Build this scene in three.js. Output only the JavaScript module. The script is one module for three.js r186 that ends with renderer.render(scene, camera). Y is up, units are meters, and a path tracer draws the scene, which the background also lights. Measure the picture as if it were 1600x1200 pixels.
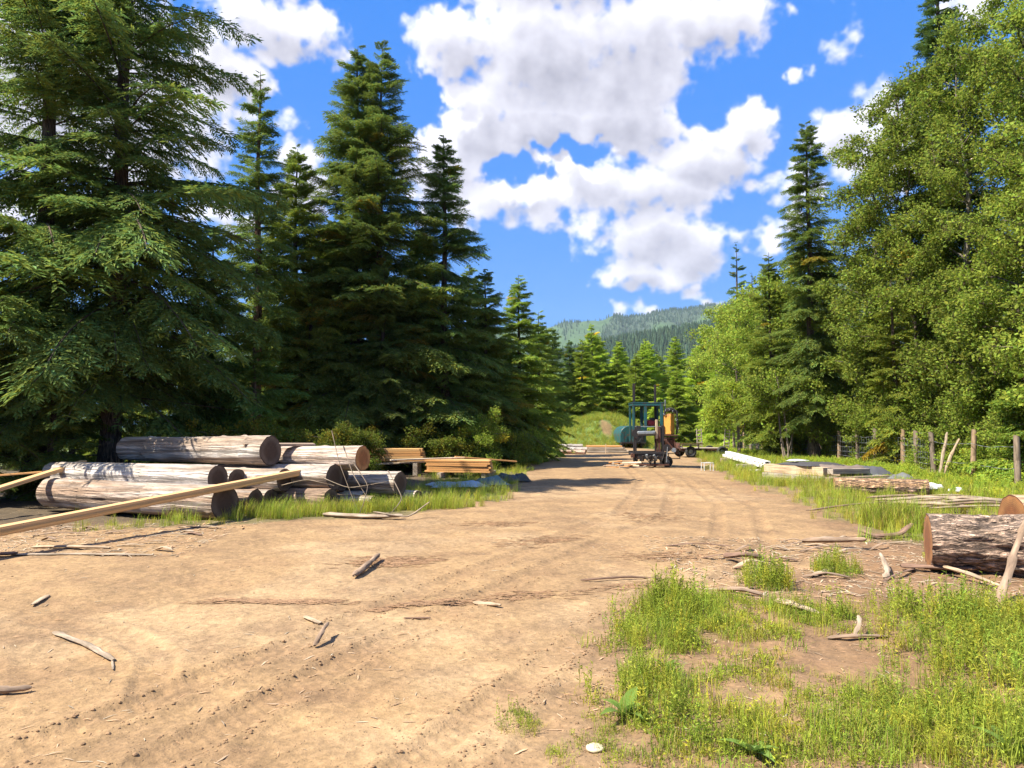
import * as THREE from 'three';
import { mergeGeometries } from 'three/addons/utils/BufferGeometryUtils.js';
import { RoundedBoxGeometry } from 'three/addons/geometries/RoundedBoxGeometry.js';

// ---------------------------------------------------------------- camera, sky, sun, exposure
const scene = new THREE.Scene();
const camera = new THREE.PerspectiveCamera(54.5, 4 / 3, 0.1, 12000);
camera.position.set(0, 1.6, 0);
camera.rotation.x = 0.0583;
const renderer = new THREE.WebGLRenderer({ antialias: true });
renderer.toneMapping = THREE.LinearToneMapping;
renderer.toneMappingExposure = 2.5;
renderer.shadowMap.enabled = true;
const SUN = new THREE.Vector3(-0.57, 0.80, 0.22).normalize();
const sun = new THREE.DirectionalLight(new THREE.Color(1, 0.93, 0.8), 5);
sun.position.copy(SUN).multiplyScalar(120).add(new THREE.Vector3(0, 0, -25));
sun.target.position.set(0, 0, -25);
sun.castShadow = true;
Object.assign(sun.shadow.camera, { left: -70, right: 70, top: 70, bottom: -70, near: 1, far: 300 });
sun.shadow.mapSize.set(4096, 4096);
scene.add(sun, sun.target);

// ---------------------------------------------------------------- random numbers and noise
function rng(seed) { let a = seed >>> 0; return () => { a = (a + 0x6D2B79F5) | 0; let t = Math.imul(a ^ (a >>> 15), 1 | a); t = (t + Math.imul(t ^ (t >>> 7), 61 | t)) ^ t; return ((t ^ (t >>> 14)) >>> 0) / 4294967296; }; }
const clamp = (x, a = 0, b = 1) => Math.min(b, Math.max(a, x));
const mix = (a, b, t) => a + (b - a) * t;
const smooth = (a, b, x) => { const t = clamp((x - a) / (b - a)); return t * t * (3 - 2 * t); };
const hash = (x, y, s) => { let h = Math.imul(x, 374761393) + Math.imul(y, 668265263) + Math.imul(s, 1274126177); h = Math.imul(h ^ (h >>> 13), 1274126177); return ((h ^ (h >>> 16)) >>> 0) / 4294967296; };
function noise(x, y, s = 0, period = 0) {
  const xi = Math.floor(x), yi = Math.floor(y), fx = x - xi, fy = y - yi, u = fx * fx * (3 - 2 * fx), v = fy * fy * (3 - 2 * fy);
  let x0 = xi, x1 = xi + 1, y0 = yi, y1 = yi + 1;
  if (period) { x0 = ((x0 % period) + period) % period; x1 = ((x1 % period) + period) % period; y0 = ((y0 % period) + period) % period; y1 = ((y1 % period) + period) % period; }
  return mix(mix(hash(x0, y0, s), hash(x1, y0, s), u), mix(hash(x0, y1, s), hash(x1, y1, s), u), v);
}
function fbm(x, y, oct = 4, s = 0, gain = 0.5) { let a = 0, k = 1, n = 0; for (let i = 0; i < oct; i++) { a += k * noise(x, y, s + i * 17); n += k; k *= gain; x *= 2.03; y *= 2.03; } return a / n; }
function tile(N, freq, oct, seed, gain = 0.5, sx = 1) {   // a seamless N x N field of layered noise, 0..1
  const f = new Float32Array(N * N);
  let k = 1, n = 0;
  for (let o = 0; o < oct; o++) {
    const p = freq * 2 ** o;
    for (let j = 0; j < N; j++) for (let i = 0; i < N; i++) f[j * N + i] += k * noise((i / N) * p * sx, (j / N) * p, seed + o * 31, sx === 1 ? p : p * sx);
    n += k; k *= gain;
  }
  for (let i = 0; i < f.length; i++) f[i] /= n;
  return f;
}
function lookup(f, N, u, v) {
  const x = u * N, y = v * N, xi = Math.floor(x), yi = Math.floor(y), fx = x - xi, fy = y - yi, m = N - 1;
  const a = (xi & m), b = ((xi + 1) & m), c = (yi & m) * N, d = ((yi + 1) & m) * N;
  return mix(mix(f[c + a], f[c + b], fx), mix(f[d + a], f[d + b], fx), fy);
}

// ---------------------------------------------------------------- the sky: blue air and fair-weather cumulus, all round
{
  const W = 4096, Hh = 2048, data = new Float32Array(W * Hh * 4);
  const N = 1024, f1 = tile(N, 8, 7, 11, 0.55), f2 = tile(N, 10, 6, 77, 0.5);
  // cloud banks: azimuth and elevation in degrees, half sizes, strength
  const banks = [[-18.1,27.4,4.8,2.0,1],[-21.2,24.2,3.1,1.9,1],[-22.6,26.0,2.0,1.6,0.8],[-17.1,21.8,1.2,0.7,0.5],[-16.1,19.6,1.8,1.0,0.6],[-15.6,17.2,2.7,2.3,0.8],[-21.9,14.8,2.6,1.8,0.8],[-29.8,21.9,9.1,5.9,1],[-32.8,13.9,4.8,2.8,0.8],[-5.1,27.7,3.3,2.6,1],[1.5,27.0,6.1,4.2,1],[8.0,26.8,7.0,4.4,1],[15.3,28.2,4.8,2.6,1],[1.5,22.3,5.9,3.6,1],[8.0,22.5,5.2,3.2,1],[-3.0,22.7,3.2,3.6,0.9],[-6.0,20.0,3.7,3.2,0.9],[-0.5,17.3,3.5,2.6,0.9],[-4.0,16.4,2.8,1.9,0.7],[5.0,18.6,3.5,2.2,0.9],[9.9,17.5,6.5,2.2,0.95],[14.3,19.5,4.3,2.2,1],[17.1,21.2,2.6,1.6,0.9],[19.1,20.1,1.1,0.8,0.6],[10.4,14.3,5.6,2.3,1],[9.1,11.7,3.1,1.5,1],[13.7,13.4,2.9,2.6,0.9],[12.7,11.1,2.8,1.0,0.8],[6.0,15.6,1.9,1.2,0.8],[9.3,9.3,2.4,0.7,0.7],[13.9,9.7,1.0,0.7,0.7],[15.5,9.1,1.4,0.4,0.5],[23.7,20.0,1.7,1.8,0.9],[21.0,16.7,2.0,1.1,0.45],[18.7,13.6,1.4,1.3,0.5],[21.1,18.4,1.1,0.9,0.5],[18.4,17.4,2.2,0.8,0.4],[20.5,14.5,0.9,1.1,0.6],[24.9,26.0,1.2,1.8,0.5],[24.3,25.5,1.0,0.8,0.45],[22.2,24.2,0.7,0.5,0.6],[21.3,28.1,0.6,0.6,0.45],[26.0,26.5,0.5,0.6,0.4],[32.6,26.1,1.9,1.5,0.8],[27.7,18.7,3.7,3.7,0.7],[4,33,8,3.5,1],[14,33,6,2.5,0.9],[-19,33,6,3,0.9]];
  const gaps = [[-0.3,19.2,1.8,1.3],[4.5,20.9,2.6,0.7],[-7.5,24.3,2.4,1.8]];
  const r = rng(5);
  for (let k = 0; k < 46; k++) {                                   // the same weather over the rest of the sky
    const az = 40 + r() * 280, el = 8 + Math.pow(r(), 1.3) * 58, s = 0.5 + el / 40;
    for (let q = 0; q < 7; q++) banks.push([az > 180 ? az - 360 + (r() - 0.5) * 16 * s : az + (r() - 0.5) * 16 * s, el + (r() - 0.5) * 5 * s, (2 + r() * 4) * s, (1.2 + r() * 1.8) * s, 0.7 + r() * 0.3]);
  }
  const bins = Array.from({ length: 180 }, () => []);
  for (const b of banks) for (let k = 0; k < 180; k++) { const el = k / 2 + 0.25; if (Math.abs(el - b[1]) < b[3] * 1.6 + 0.5) bins[k].push(b); }
  const DENS = { body: 0 }, dens = (az, el) => {
    const c = Math.cos(el * Math.PI / 180), w = (lookup(f2, N, az / 45, el / 45) - 0.5) * 2.6, w2 = (lookup(f2, N, az / 45 + 0.37, el / 45 + 0.61) - 0.5) * 2.0;
    const wf = (lookup(f1, N, az / 13, el / 13) - 0.5) * 2.4, wg = (lookup(f1, N, az / 13 + 0.43, el / 13 + 0.29) - 0.5) * 2.0;
    let m = -0.6;
    for (const b of bins[Math.max(0, Math.min(179, Math.floor(el * 2)))]) {
      let dx = az - b[0]; if (dx > 180) dx -= 360; if (dx < -180) dx += 360;
      dx = dx * c + w + wf; if (Math.abs(dx) > b[2] * 1.7) continue;
      const dy = el - b[1] + w2 * 0.6 + wg * 0.7, q = (dx / b[2]) ** 2 + (dy / b[3]) ** 2, v = b[4] * (1.05 - q * 0.8);
      m = Math.max(m, v) + 0.10 * Math.max(0, Math.min(m, v));
    }
    for (const g of gaps) { const dx = (az - g[0]) * c + w + wf * 1.6, dy = el - g[1] + w2 * 0.8 + wg * 1.3, q = (dx / g[2]) ** 2 + (dy / g[3]) ** 2; if (q < 2.2) m -= 0.95 * (1 - smooth(0, 2.2, q)); }
    DENS.body = m; return Math.min(m, 1.2) + (lookup(f1, N, az / 30, el / 24) - 0.5) * 1.6 + (lookup(f2, N, az / 8.5 + w * 0.06, el / 7 + w2 * 0.06) - 0.5) * 1.0 - 0.13;
  };
  for (let j = 0; j < Hh; j++) {
    const el = ((j + 0.5) / Hh - 0.5) * 180;
    for (let i = 0; i < W; i++) {
      const o = (j * W + i) * 4;
      let az = ((i + 0.5) / W - 0.25) * 360; if (az > 180) az -= 360;
      const e = Math.max(el, 0), t = Math.exp(-e / 13);
      let R = mix(0.022, 0.18, t), G = mix(0.205, 0.45, t), B = mix(0.76, 0.86, t);
      if (el > 2 && el < 88) {
        const d = dens(az, el), body = DENS.body, a = smooth(-0.08, 0.55, d);
        if (a > 0.001) {
          const up = dens(az - 0.9, el + 1.1), up2 = DENS.body, thick = smooth(0.35, 1.2, body * 0.5 + up2 * 0.5 + (d - body) * 0.12), edge = clamp((d - up) * 0.16 + (body - up2) * 0.28, -0.2, 0.24);
          const l = clamp(0.92 - 0.39 * thick + edge, 0.42, 1.05);
          R = mix(R, l * 0.97, a); G = mix(G, l * 0.955, a); B = mix(B, l * 1.0 + 0.05, a);
        }
      }
      data[o] = R * 0.50; data[o + 1] = G * 0.50; data[o + 2] = B * 0.50; data[o + 3] = 1;
    }
  }
  const t = new THREE.DataTexture(data, W, Hh, THREE.RGBAFormat, THREE.FloatType);
  t.mapping = THREE.EquirectangularReflectionMapping; t.magFilter = t.minFilter = THREE.LinearFilter; t.needsUpdate = true;
  scene.background = t; scene.environment = t;
}

// ---------------------------------------------------------------- bookkeeping
const used = new Map();
function numbered(name) { const n = used.get(name) || 0; used.set(name, n + 1); return n ? name + '_' + String(n).padStart(3, '0') : name; }
function tag(o, label, category, group, kind) { o.userData.label = label; if (category) o.userData.category = category; if (group) o.userData.group = group; if (kind) o.userData.kind = kind; return o; }
function thing(name, label, category, pos = [0, 0, 0], turn = 0, group) {
  const o = new THREE.Group(); o.name = numbered(name); o.position.set(...pos); o.rotation.y = turn; scene.add(o);
  return tag(o, label, category, group);
}
function part(name, geo, mat, parent, pos, rot) {
  const m = new THREE.Mesh(geo, mat); m.name = name; m.castShadow = m.receiveShadow = true;
  if (pos) m.position.set(...pos); if (rot) m.rotation.set(...rot);
  parent.add(m); return m;
}
function solo(name, geo, mat, label, category, group, kind) { const m = part(numbered(name), geo, mat, scene); return tag(m, label, category, group, kind); }
const col = (r, g, b) => new THREE.Color().setRGB(r, g, b);
const std = (r, g, b, rough = 0.85, more = {}) => new THREE.MeshStandardMaterial({ color: col(r, g, b), roughness: rough, ...more });
const V = (x, y, z) => new THREE.Vector3(x, y, z);
function dataTex(N, fn, srgb = true, M = N) {
  const d = new Uint8Array(N * M * 4);
  for (let j = 0; j < M; j++) for (let i = 0; i < N; i++) { const c = fn(i, j), o = (j * N + i) * 4; d[o] = clamp(c[0]) * 255; d[o + 1] = clamp(c[1]) * 255; d[o + 2] = clamp(c[2]) * 255; d[o + 3] = 255; }
  const t = new THREE.DataTexture(d, N, M); t.wrapS = t.wrapT = THREE.RepeatWrapping; t.magFilter = THREE.LinearFilter; t.minFilter = THREE.LinearMipmapLinearFilter;
  if (srgb) t.colorSpace = THREE.SRGBColorSpace; t.needsUpdate = true; return t;
}
function scatter(name, geo, mat, list, parent, label, category) {   // list of [x, y, z, scale, yaw, pitch, roll, tint?]
  const im = new THREE.InstancedMesh(geo, mat, list.length), m = new THREE.Matrix4(), q = new THREE.Quaternion(), e = new THREE.Euler(0, 0, 0, 'YXZ');
  list.forEach((p, i) => {
    e.set(p[5] || 0, p[4] || 0, p[6] || 0); q.setFromEuler(e);
    const s = p[3]; m.compose(V(p[0], p[1], p[2]), q, Array.isArray(s) ? V(...s) : V(s, s, s)); im.setMatrixAt(i, m);
    if (p[7]) im.setColorAt(i, p[7]);
  });
  im.name = parent ? name : numbered(name); im.castShadow = im.receiveShadow = true; im.userData.kind = 'stuff';
  if (label) tag(im, label, category, null, 'stuff');
  (parent || scene).add(im); return im;
}

// ---------------------------------------------------------------- the ground
const curve = (table) => (d) => { if (d <= table[0][0]) return table[0][1]; for (let i = 1; i < table.length; i++) if (d < table[i][0]) return mix(table[i - 1][1], table[i][1], (d - table[i - 1][0]) / (table[i][0] - table[i - 1][0])); return table[table.length - 1][1]; };
const roadRight = curve([[0, 0], [3.5, 0.1], [4.3, 0.12], [5.6, 0.5], [6.6, 1.0], [7.5, 2.0], [8.5, 3.4], [10.2, 4.6], [14.1, 5.6], [18.3, 5.8], [22.7, 6.6], [27.8, 7.4], [36, 9], [46, 11], [60, 9]]);
const roadLeft = curve([[0, -40], [9, -30], [10.6, -14], [11.4, -6.6], [12.2, -4.0], [13.6, -1.7], [16.6, -0.3], [19.2, 0.3], [25.9, 0.5], [32.7, 1.4], [39.6, 2.4], [48, 2.0], [60, 4]]);
const tracks = [
  { w: 0.13, p: [[-2.75, 3.0], [-1.55, 5.8], [-0.1, 9.2], [2.0, 14], [3.8, 22], [4.6, 31]] },
  { w: 0.13, p: [[-1.95, 3.0], [-1.05, 5.45], [0.5, 9], [2.9, 14], [4.7, 22], [5.6, 31]] },
  { w: 0.11, p: [[-0.75, 3.0], [0.1, 4.9], [1.3, 7.3], [3.0, 11], [4.4, 16], [5.4, 24]] },
  { w: 0.11, p: [[-0.15, 3.0], [0.55, 5.2], [2.0, 7.6], [3.6, 10.6], [5.0, 15.5], [6, 24]] },
  { w: 0.12, p: [[-2.2, 4.6], [-2.45, 5.3], [-3.0, 5.9], [-3.9, 6.2]] },
  { w: 0.12, p: [[-3.4, 4.4], [-3.5, 5.0], [-3.9, 5.5], [-4.6, 5.7]] },
];
function trackAt(x, d) {
  let h = 0, wear = 0;
  for (const t of tracks) {
    if (d > t.p[t.p.length - 1][1] + 0.6) continue;
    let best = 9, along = 0, acc = 0, side = 0;
    for (let i = 1; i < t.p.length; i++) {
      const [ax, az] = t.p[i - 1], [bx, bz] = t.p[i], ux = bx - ax, uz = bz - az, l = Math.hypot(ux, uz), k = clamp(((x - ax) * ux + (d - az) * uz) / (l * l));
      const ex = x - ax - ux * k, ez = d - az - uz * k, q = Math.hypot(ex, ez);
      if (q < best) { best = q; along = acc + k * l; side = ex * uz - ez * ux > 0 ? 1 : -1; }
      acc += l;
    }
    if (best > t.w * 3) continue;
    const f = 0.45 + 0.75 * fbm(along * 0.9, t.w * 90, 2, 5), inside = 1 - smooth(t.w * 0.75, t.w * 1.1, best), rim = Math.exp(-(((best - t.w * 1.35) / (t.w * 0.45)) ** 2));
    h += f * (-0.019 * inside + 0.013 * rim) + inside * f * f * 0.003 * Math.sign(Math.sin((along + side * best * 0.6) * 75));
    wear = Math.max(wear, inside * f);
  }
  return [h, wear];
}
const mound = (x, d) => { const q = ((x - 7.6) / 3.6) ** 2 + ((d - 63) / 4.5) ** 2; return 2.45 * Math.exp(-q * q * 0.55 - q * 0.25) * (0.93 + 0.14 * noise(x * 0.8, d * 0.8, 3)); };
function edge(x, d) {   // >0 on the bare dirt of the track, metres to its nearest edge
  const j = (fbm(x * 0.8 + 40, d * 0.8, 4, 21) - 0.5) * (1.0 + d * 0.03);
  return Math.min(roadRight(d) - x, x - roadLeft(d)) + j;
}
function groundY(x, z) {
  const d = -z;
  let y = (fbm(x * 0.22, d * 0.22, 3, 2) - 0.5) * 0.16 * smooth(2, 10, Math.abs(x) + d * 0.5) + mound(x, d);
  y += smooth(60, 220, Math.hypot(x, d)) * (fbm(x * 0.01, d * 0.01, 3, 8) - 0.4) * 6 * smooth(-50, 50, Math.abs(x) + Math.abs(d) - 90);
  if (d < 36 && Math.abs(x) < 14) {
    y += (fbm(x * 1.6, d * 1.6, 3, 4) - 0.5) * 0.035 + (fbm(x * 9, d * 9, 3, 6, 0.6) - 0.5) * 0.018;
    const e = edge(x, d);
    if (e > -0.4) y += trackAt(x, d)[0] * smooth(-0.4, 0.4, e);
    else y += (fbm(x * 4, d * 4, 3, 16) - 0.4) * 0.05;
  }
  return y;
}
const GRASS = { // how thick grass and weeds stand, 0..1
  near(x, d) { if (d > 11.5 || d < 2.6) return 0; const e = -edge(x, d); if (x < 0) return 0; return smooth(0.05, 0.7, e) * smooth(0.42, 0.62, fbm(x * 0.75 + 3, d * 0.75, 4, 51) + 0.09 * smooth(1.5, 4, x) - 0.035 - 0.26 * smooth(6.0, 8.4, d) * smooth(6.6, 5.2, x + (d - 8) * 0.2)); },
  left(x, d) { if (d < 10.8 || d > 30 || x > 3) return 0; const e = roadLeft(d) - x + (fbm(x * 1.3, d * 1.3, 3, 61) - 0.5) * 0.9; return smooth(0.0, 0.35, e) * smooth(3.6, 2.2, e) * smooth(-7.5, -4.8, x + (fbm(x * 2, d * 2, 2, 63) - 0.5) * 1.5); },
  right(x, d) { if (d < 10.5 || d > 60 || x < 3) return 0; const e = x - roadRight(d) + (fbm(x * 0.9, d * 0.9, 3, 71) - 0.5) * 1.8; return smooth(0, 0.9, e) * smooth(15, 13, x) * (0.45 + 0.55 * smooth(0.35, 0.6, fbm(x * 0.7, d * 0.7, 3, 73))); },
};
const M = {};
{
  const N = 1024, a = tile(N, 6, 8, 100, 0.62), b = tile(N, 48, 5, 140, 0.7), c = tile(N, 90, 3, 180, 0.6);
  const specks = new Float32Array(N * N), r = rng(9);
  for (let k = 0; k < 2600; k++) {   // grit and small chips
    const x = r() * N, y = r() * N, q = 0.8 + r() * r() * 3.6, s = r() < 0.45 ? 0.22 : -0.3, an = r() * 3.14, el = 0.4 + r() * 0.6;
    for (let j = -5; j <= 5; j++) for (let i = -5; i <= 5; i++) { const u = i * Math.cos(an) + j * Math.sin(an), v = (j * Math.cos(an) - i * Math.sin(an)) / el; if (u * u + v * v < q * q) specks[((Math.floor(y) + j + N) % N) * N + (Math.floor(x) + i + N) % N] = s * (0.5 + 0.5 * r()); }
  }
  const v = (i, j) => { const k = j * N + i; return 0.5 + (a[k] - 0.5) * 0.55 + (b[k] - 0.5) * 0.55 + (c[k] - 0.5) * 0.25; };
  M.soilMap = dataTex(N, (i, j) => { const k = j * N + i, t = clamp(0.74 + (v(i, j) - 0.5) * 0.5 + specks[k] * 0.55, 0.25, 1); return [t, t * (0.985 + 0.02 * a[k]), t * (0.95 + 0.06 * b[k])]; });
  M.soilBump = dataTex(N, (i, j) => { const t = v(i, j) + Math.abs(specks[j * N + i]) * 0.7; return [t, t, t]; }, false);
  M.soil = new THREE.MeshStandardMaterial({ vertexColors: true, map: M.soilMap, bumpMap: M.soilBump, bumpScale: 0.017, roughness: 0.96 });
}
{
  const xs = [], zs = [];
  for (let x = 0, s; x < 900; x += s) { xs.push(x); s = x < 3.4 ? 0.028 : x < 120 ? 0.0095 * x : 0.12 * x; }
  const X = [...xs.slice(1).reverse().map((x) => -x), ...xs];
  for (let d = -30, s; d < 1400; d += s) { zs.push(-d); s = d < 2.4 ? 0.8 : d < 80 ? Math.max(0.02, 0.0075 * d) : 0.1 * d; }
  const nx = X.length, nz = zs.length, pos = new Float32Array(nx * nz * 3), uv = new Float32Array(nx * nz * 2), cl = new Float32Array(nx * nz * 3), idx = [];
  const C = { dirt: [0.50, 0.315, 0.152], pale: [0.60, 0.402, 0.215], soil: [0.31, 0.175, 0.085], litter: [0.35, 0.20, 0.098], turf: [0.20, 0.19, 0.065], floor: [0.115, 0.085, 0.045], field: [0.17, 0.26, 0.05] };
  const tmp = [0, 0, 0], to = (c, t) => { for (let k = 0; k < 3; k++) tmp[k] = mix(tmp[k], c[k], t); };
  for (let j = 0; j < nz; j++) for (let i = 0; i < nx; i++) {
    const o = j * nx + i, x = X[i], d = -zs[j];
    pos[o * 3] = x; pos[o * 3 + 1] = groundY(x, -d); pos[o * 3 + 2] = -d; uv[o * 2] = x / 2.3; uv[o * 2 + 1] = d / 2.3;
    const n1 = fbm(x * 0.5, d * 0.5, 4, 31), n2 = fbm(x * 2.2, d * 2.2, 4, 33), e = d < 90 ? edge(x, d) : -9;
    tmp[0] = C.dirt[0]; tmp[1] = C.dirt[1]; tmp[2] = C.dirt[2];
    to(C.pale, smooth(0.5, 0.68, n1) * 0.8); to(C.litter, smooth(0.54, 0.7, n2) * 0.35);
    if (d < 36 && Math.abs(x) < 9) to(C.litter, trackAt(x, d)[1] * 0.22);
    const out = smooth(0.25, -0.5, e + (n2 - 0.5) * 0.8);
    if (out > 0) {
      const right = x > 0;
      to(right && d < 11 ? C.soil : C.litter, out * (0.5 + 0.4 * n2));
      if (right) to(C.litter, out * smooth(7, 8, d) * smooth(11.5, 10, d) * 0.9);
      const g = Math.max(GRASS.near(x, d) * 0.55, GRASS.left(x, d), GRASS.right(x, d));
      to(C.turf, out * g * 0.75);
      to(C.floor, (x < 0 ? smooth(-0.6, -3.5, e) * smooth(10.5, 13.5, d) : smooth(13.3, 15, x)) * 0.9);
      to(C.field, smooth(30, 45, Math.hypot(x, d)) * out * 0.85);
    }
    const mo = mound(x, d); if (mo > 0.05) { to(C.field, smooth(0.05, 0.4, mo)); const q = Math.hypot((x - 7.5) / 0.5, (d - 59.2) / 1.2); to(C.litter, 0.8 * smooth(1.2, 0.7, q + (n2 - 0.5) * 1.2)); }
    cl[o * 3] = tmp[0]; cl[o * 3 + 1] = tmp[1]; cl[o * 3 + 2] = tmp[2];
    if (i && j) { const p = o - nx; idx.push(p - 1, p, o - 1, p, o, o - 1); }
  }
  const g = new THREE.BufferGeometry();
  g.setAttribute('position', new THREE.BufferAttribute(pos, 3)); g.setAttribute('uv', new THREE.BufferAttribute(uv, 2)); g.setAttribute('color', new THREE.BufferAttribute(cl, 3)); g.setIndex(idx);
  g.computeVertexNormals();
  solo('ground', g, M.soil, 'bare tan dirt yard with tyre ruts, grassy at its edges', 'ground', null, 'structure');
  console.log('ground', nx, nz);
}

// ---------------------------------------------------------------- the mountain beyond the valley, with its forest
const R = Math.PI / 180;
function hill(name, r0, r1, crest, back, label, colour, bare, treeSize, gap, seed) {
  const na = 150, nr = 90, pos = [], cl = [], idx = [], a0 = -24, a1 = 40;
  const at = (az, r) => {
    const t = clamp((r - r0) / (r1 - r0)), top = crest(az) * (1 + (fbm(az * 0.5, 3, 4, seed) - 0.5) * 0.10);
    const h = r <= r1 ? top * (0.55 * t + 0.45 * smooth(0, 1, t)) : top * (1 - 0.5 * smooth(r1, back, r));
    return h + (fbm(az * 0.6 + 9, r * 0.004, 4, seed + 5) - 0.5) * top * 0.16 * Math.sin(Math.PI * clamp(t * 0.96));
  };
  for (let j = 0; j <= nr; j++) for (let i = 0; i <= na; i++) {
    const az = mix(a0, a1, i / na), r = mix(r0, back, j / nr), x = Math.sin(az * R) * r, z = -Math.cos(az * R) * r;
    pos.push(x, at(az, r) - 4, z); const c = colour(az, r, bare(az, r)), n = 0.45 + 1.1 * fbm(az * 6, r * 0.02, 4, seed + 8); cl.push(c[0] * n, c[1] * n, c[2] * n);
    if (i && j) { const o = j * (na + 1) + i, p = o - na - 1; idx.push(p - 1, p, o - 1, p, o, o - 1); }
  }
  const g = new THREE.BufferGeometry(); g.setAttribute('position', new THREE.Float32BufferAttribute(pos, 3)); g.setAttribute('color', new THREE.Float32BufferAttribute(cl, 3)); g.setIndex(idx); g.computeVertexNormals();
  solo(name, g, M.hill, label, 'mountain', null, 'structure');
  const rand = rng(seed), list = [], area = 0.5 * (r1 * r1 * 1.08 - r0 * r0) * (a1 - a0) * R, n = Math.floor(area / (gap * gap));
  for (let k = 0; k < n; k++) {
    const az = mix(a0, a1, rand()), r = Math.sqrt(mix(r0 * r0, r1 * r1 * 1.08, rand())), b = bare(az, r); if (rand() < b * (0.80 + 0.2 * smooth(0.4, 0.6, fbm(az * 2.2, r * 0.012, 3, seed + 60)))) continue;
    const s = treeSize * (0.65 + 0.6 * rand()), v = 0.7 + 0.6 * rand(), w = rand();
    list.push([Math.sin(az * R) * r, at(az, r) - 5, -Math.cos(az * R) * r, [s * 0.9, s, s * 0.9], rand() * 6, 0, 0, col(v * mix(0.9, 1.3, w), v, v * mix(1.1, 0.7, w))]);
  }
  scatter(name + '_forest', M.farTree, M.farNeedles, list, null, label.replace(/^\S+/, 'dark conifer forest covering the').slice(0, 90), 'forest');
}
{
  M.hill = new THREE.MeshStandardMaterial({ vertexColors: true, roughness: 1 });
  M.farNeedles = new THREE.MeshStandardMaterial({ color: col(0.038, 0.08, 0.035), roughness: 0.95 });
  const p = [], r = rng(3);   // a ragged little fir, one metre tall
  for (let k = 0; k < 5; k++) { const y0 = 0.08 + k * 0.17, y1 = y0 + 0.3, rad = 0.19 * (1 - k / 5.6); for (let i = 0; i < 6; i++) { const a = (i + 0.3 * r()) / 6 * 6.283, b = (i + 0.9) / 6 * 6.283, q = rad * (0.7 + 0.6 * r()); p.push(0, Math.min(1, y1), 0, Math.cos(a) * q, y0 - 0.04 * r(), Math.sin(a) * q, Math.cos(b) * q, y0 + 0.03 * r(), Math.sin(b) * q); } }
  M.farTree = new THREE.BufferGeometry().setAttribute('position', new THREE.Float32BufferAttribute(p, 3));
  const tint = (az, r, b) => [mix(0.04, 0.047, b), mix(0.065, 0.09, b), mix(0.03, 0.026, b)];
  hill('far_mountain', 2300, 4200, (az) => 4200 * Math.tan((7.55 + 0.115 * az) * R), 5600, 'long mountain ridge with pale green clearings under the clouds',
    tint, (az, r) => smooth(0.40, 0.5, fbm(az * 0.22 + 4, r * 0.0011, 3, 301) - 0.14 * smooth(3700, 4000, r) + 0.03 * smooth(9, 3, az) * smooth(4150, 3900, r)), 19, 17, 401);
  hill('wooded_hill', 750, 1750, (az) => 1750 * Math.tan((5.15 + 0.17 * az) * R), 2300, 'nearer hill dark with conifers below the mountain ridge',
    tint, (az, r) => 0.9 * smooth(0.60, 0.68, fbm(az * 0.35 + 17, r * 0.0036, 3, 311)), 21, 9.5, 411);
}
console.log('setting done');
// ---------------------------------------------------------------- plants: shared geometry
class Leaves {   // collects folded leaf blades and thin sticks with vertex colours
  constructor(seed) { this.p = []; this.c = []; this.r = rng(seed); }
  tri(a, b, c, k) { this.p.push(a.x, a.y, a.z, b.x, b.y, b.z, c.x, c.y, c.z); for (let i = 0; i < 3; i++) this.c.push(k[0], k[1], k[2]); }
  blade(base, dir, side, len, wid, k, fold = 0.25) {   // a kite folded along its rib
    const up = V().crossVectors(side, dir), m = base.clone().addScaledVector(dir, len * 0.42), tip = base.clone().addScaledVector(dir, len);
    const l = m.clone().addScaledVector(side, -wid / 2).addScaledVector(up, wid * fold), q = m.clone().addScaledVector(side, wid / 2).addScaledVector(up, wid * fold);
    this.tri(base, tip, l, k); this.tri(base, q, tip, k);
  }
  stick(a, b, r0, r1, k) {
    const d = b.clone().sub(a).normalize(), s = V().crossVectors(d, Math.abs(d.y) > 0.8 ? V(1, 0, 0) : V(0, 1, 0)).normalize(), u = V().crossVectors(s, d);
    const ring = (o, r) => [0, 1, 2].map((i) => o.clone().addScaledVector(s, Math.cos(i * 2.0944) * r).addScaledVector(u, Math.sin(i * 2.0944) * r)), A = ring(a, r0), B = ring(b, r1);
    for (let i = 0; i < 3; i++) { const j = (i + 1) % 3; this.tri(A[i], A[j], B[i], k); this.tri(A[j], B[j], B[i], k); }
  }
  geo() { return new THREE.BufferGeometry().setAttribute('position', new THREE.Float32BufferAttribute(this.p, 3)).setAttribute('color', new THREE.Float32BufferAttribute(this.c, 3)); }
}
const randDir = (r) => { const z = r() * 2 - 1, a = r() * 6.2832, q = Math.sqrt(1 - z * z); return V(q * Math.cos(a), z, q * Math.sin(a)); };
const leafMat = (t = 0.35) => new THREE.MeshPhysicalMaterial({ vertexColors: true, roughness: 0.9, transmission: t, thickness: 0, specularIntensity: 0.12, side: THREE.DoubleSide });
M.needles = leafMat(0.45); M.leaves = leafMat(0.5); M.grass = leafMat(0.4);
const BARK = [0.13, 0.095, 0.07];
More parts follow.
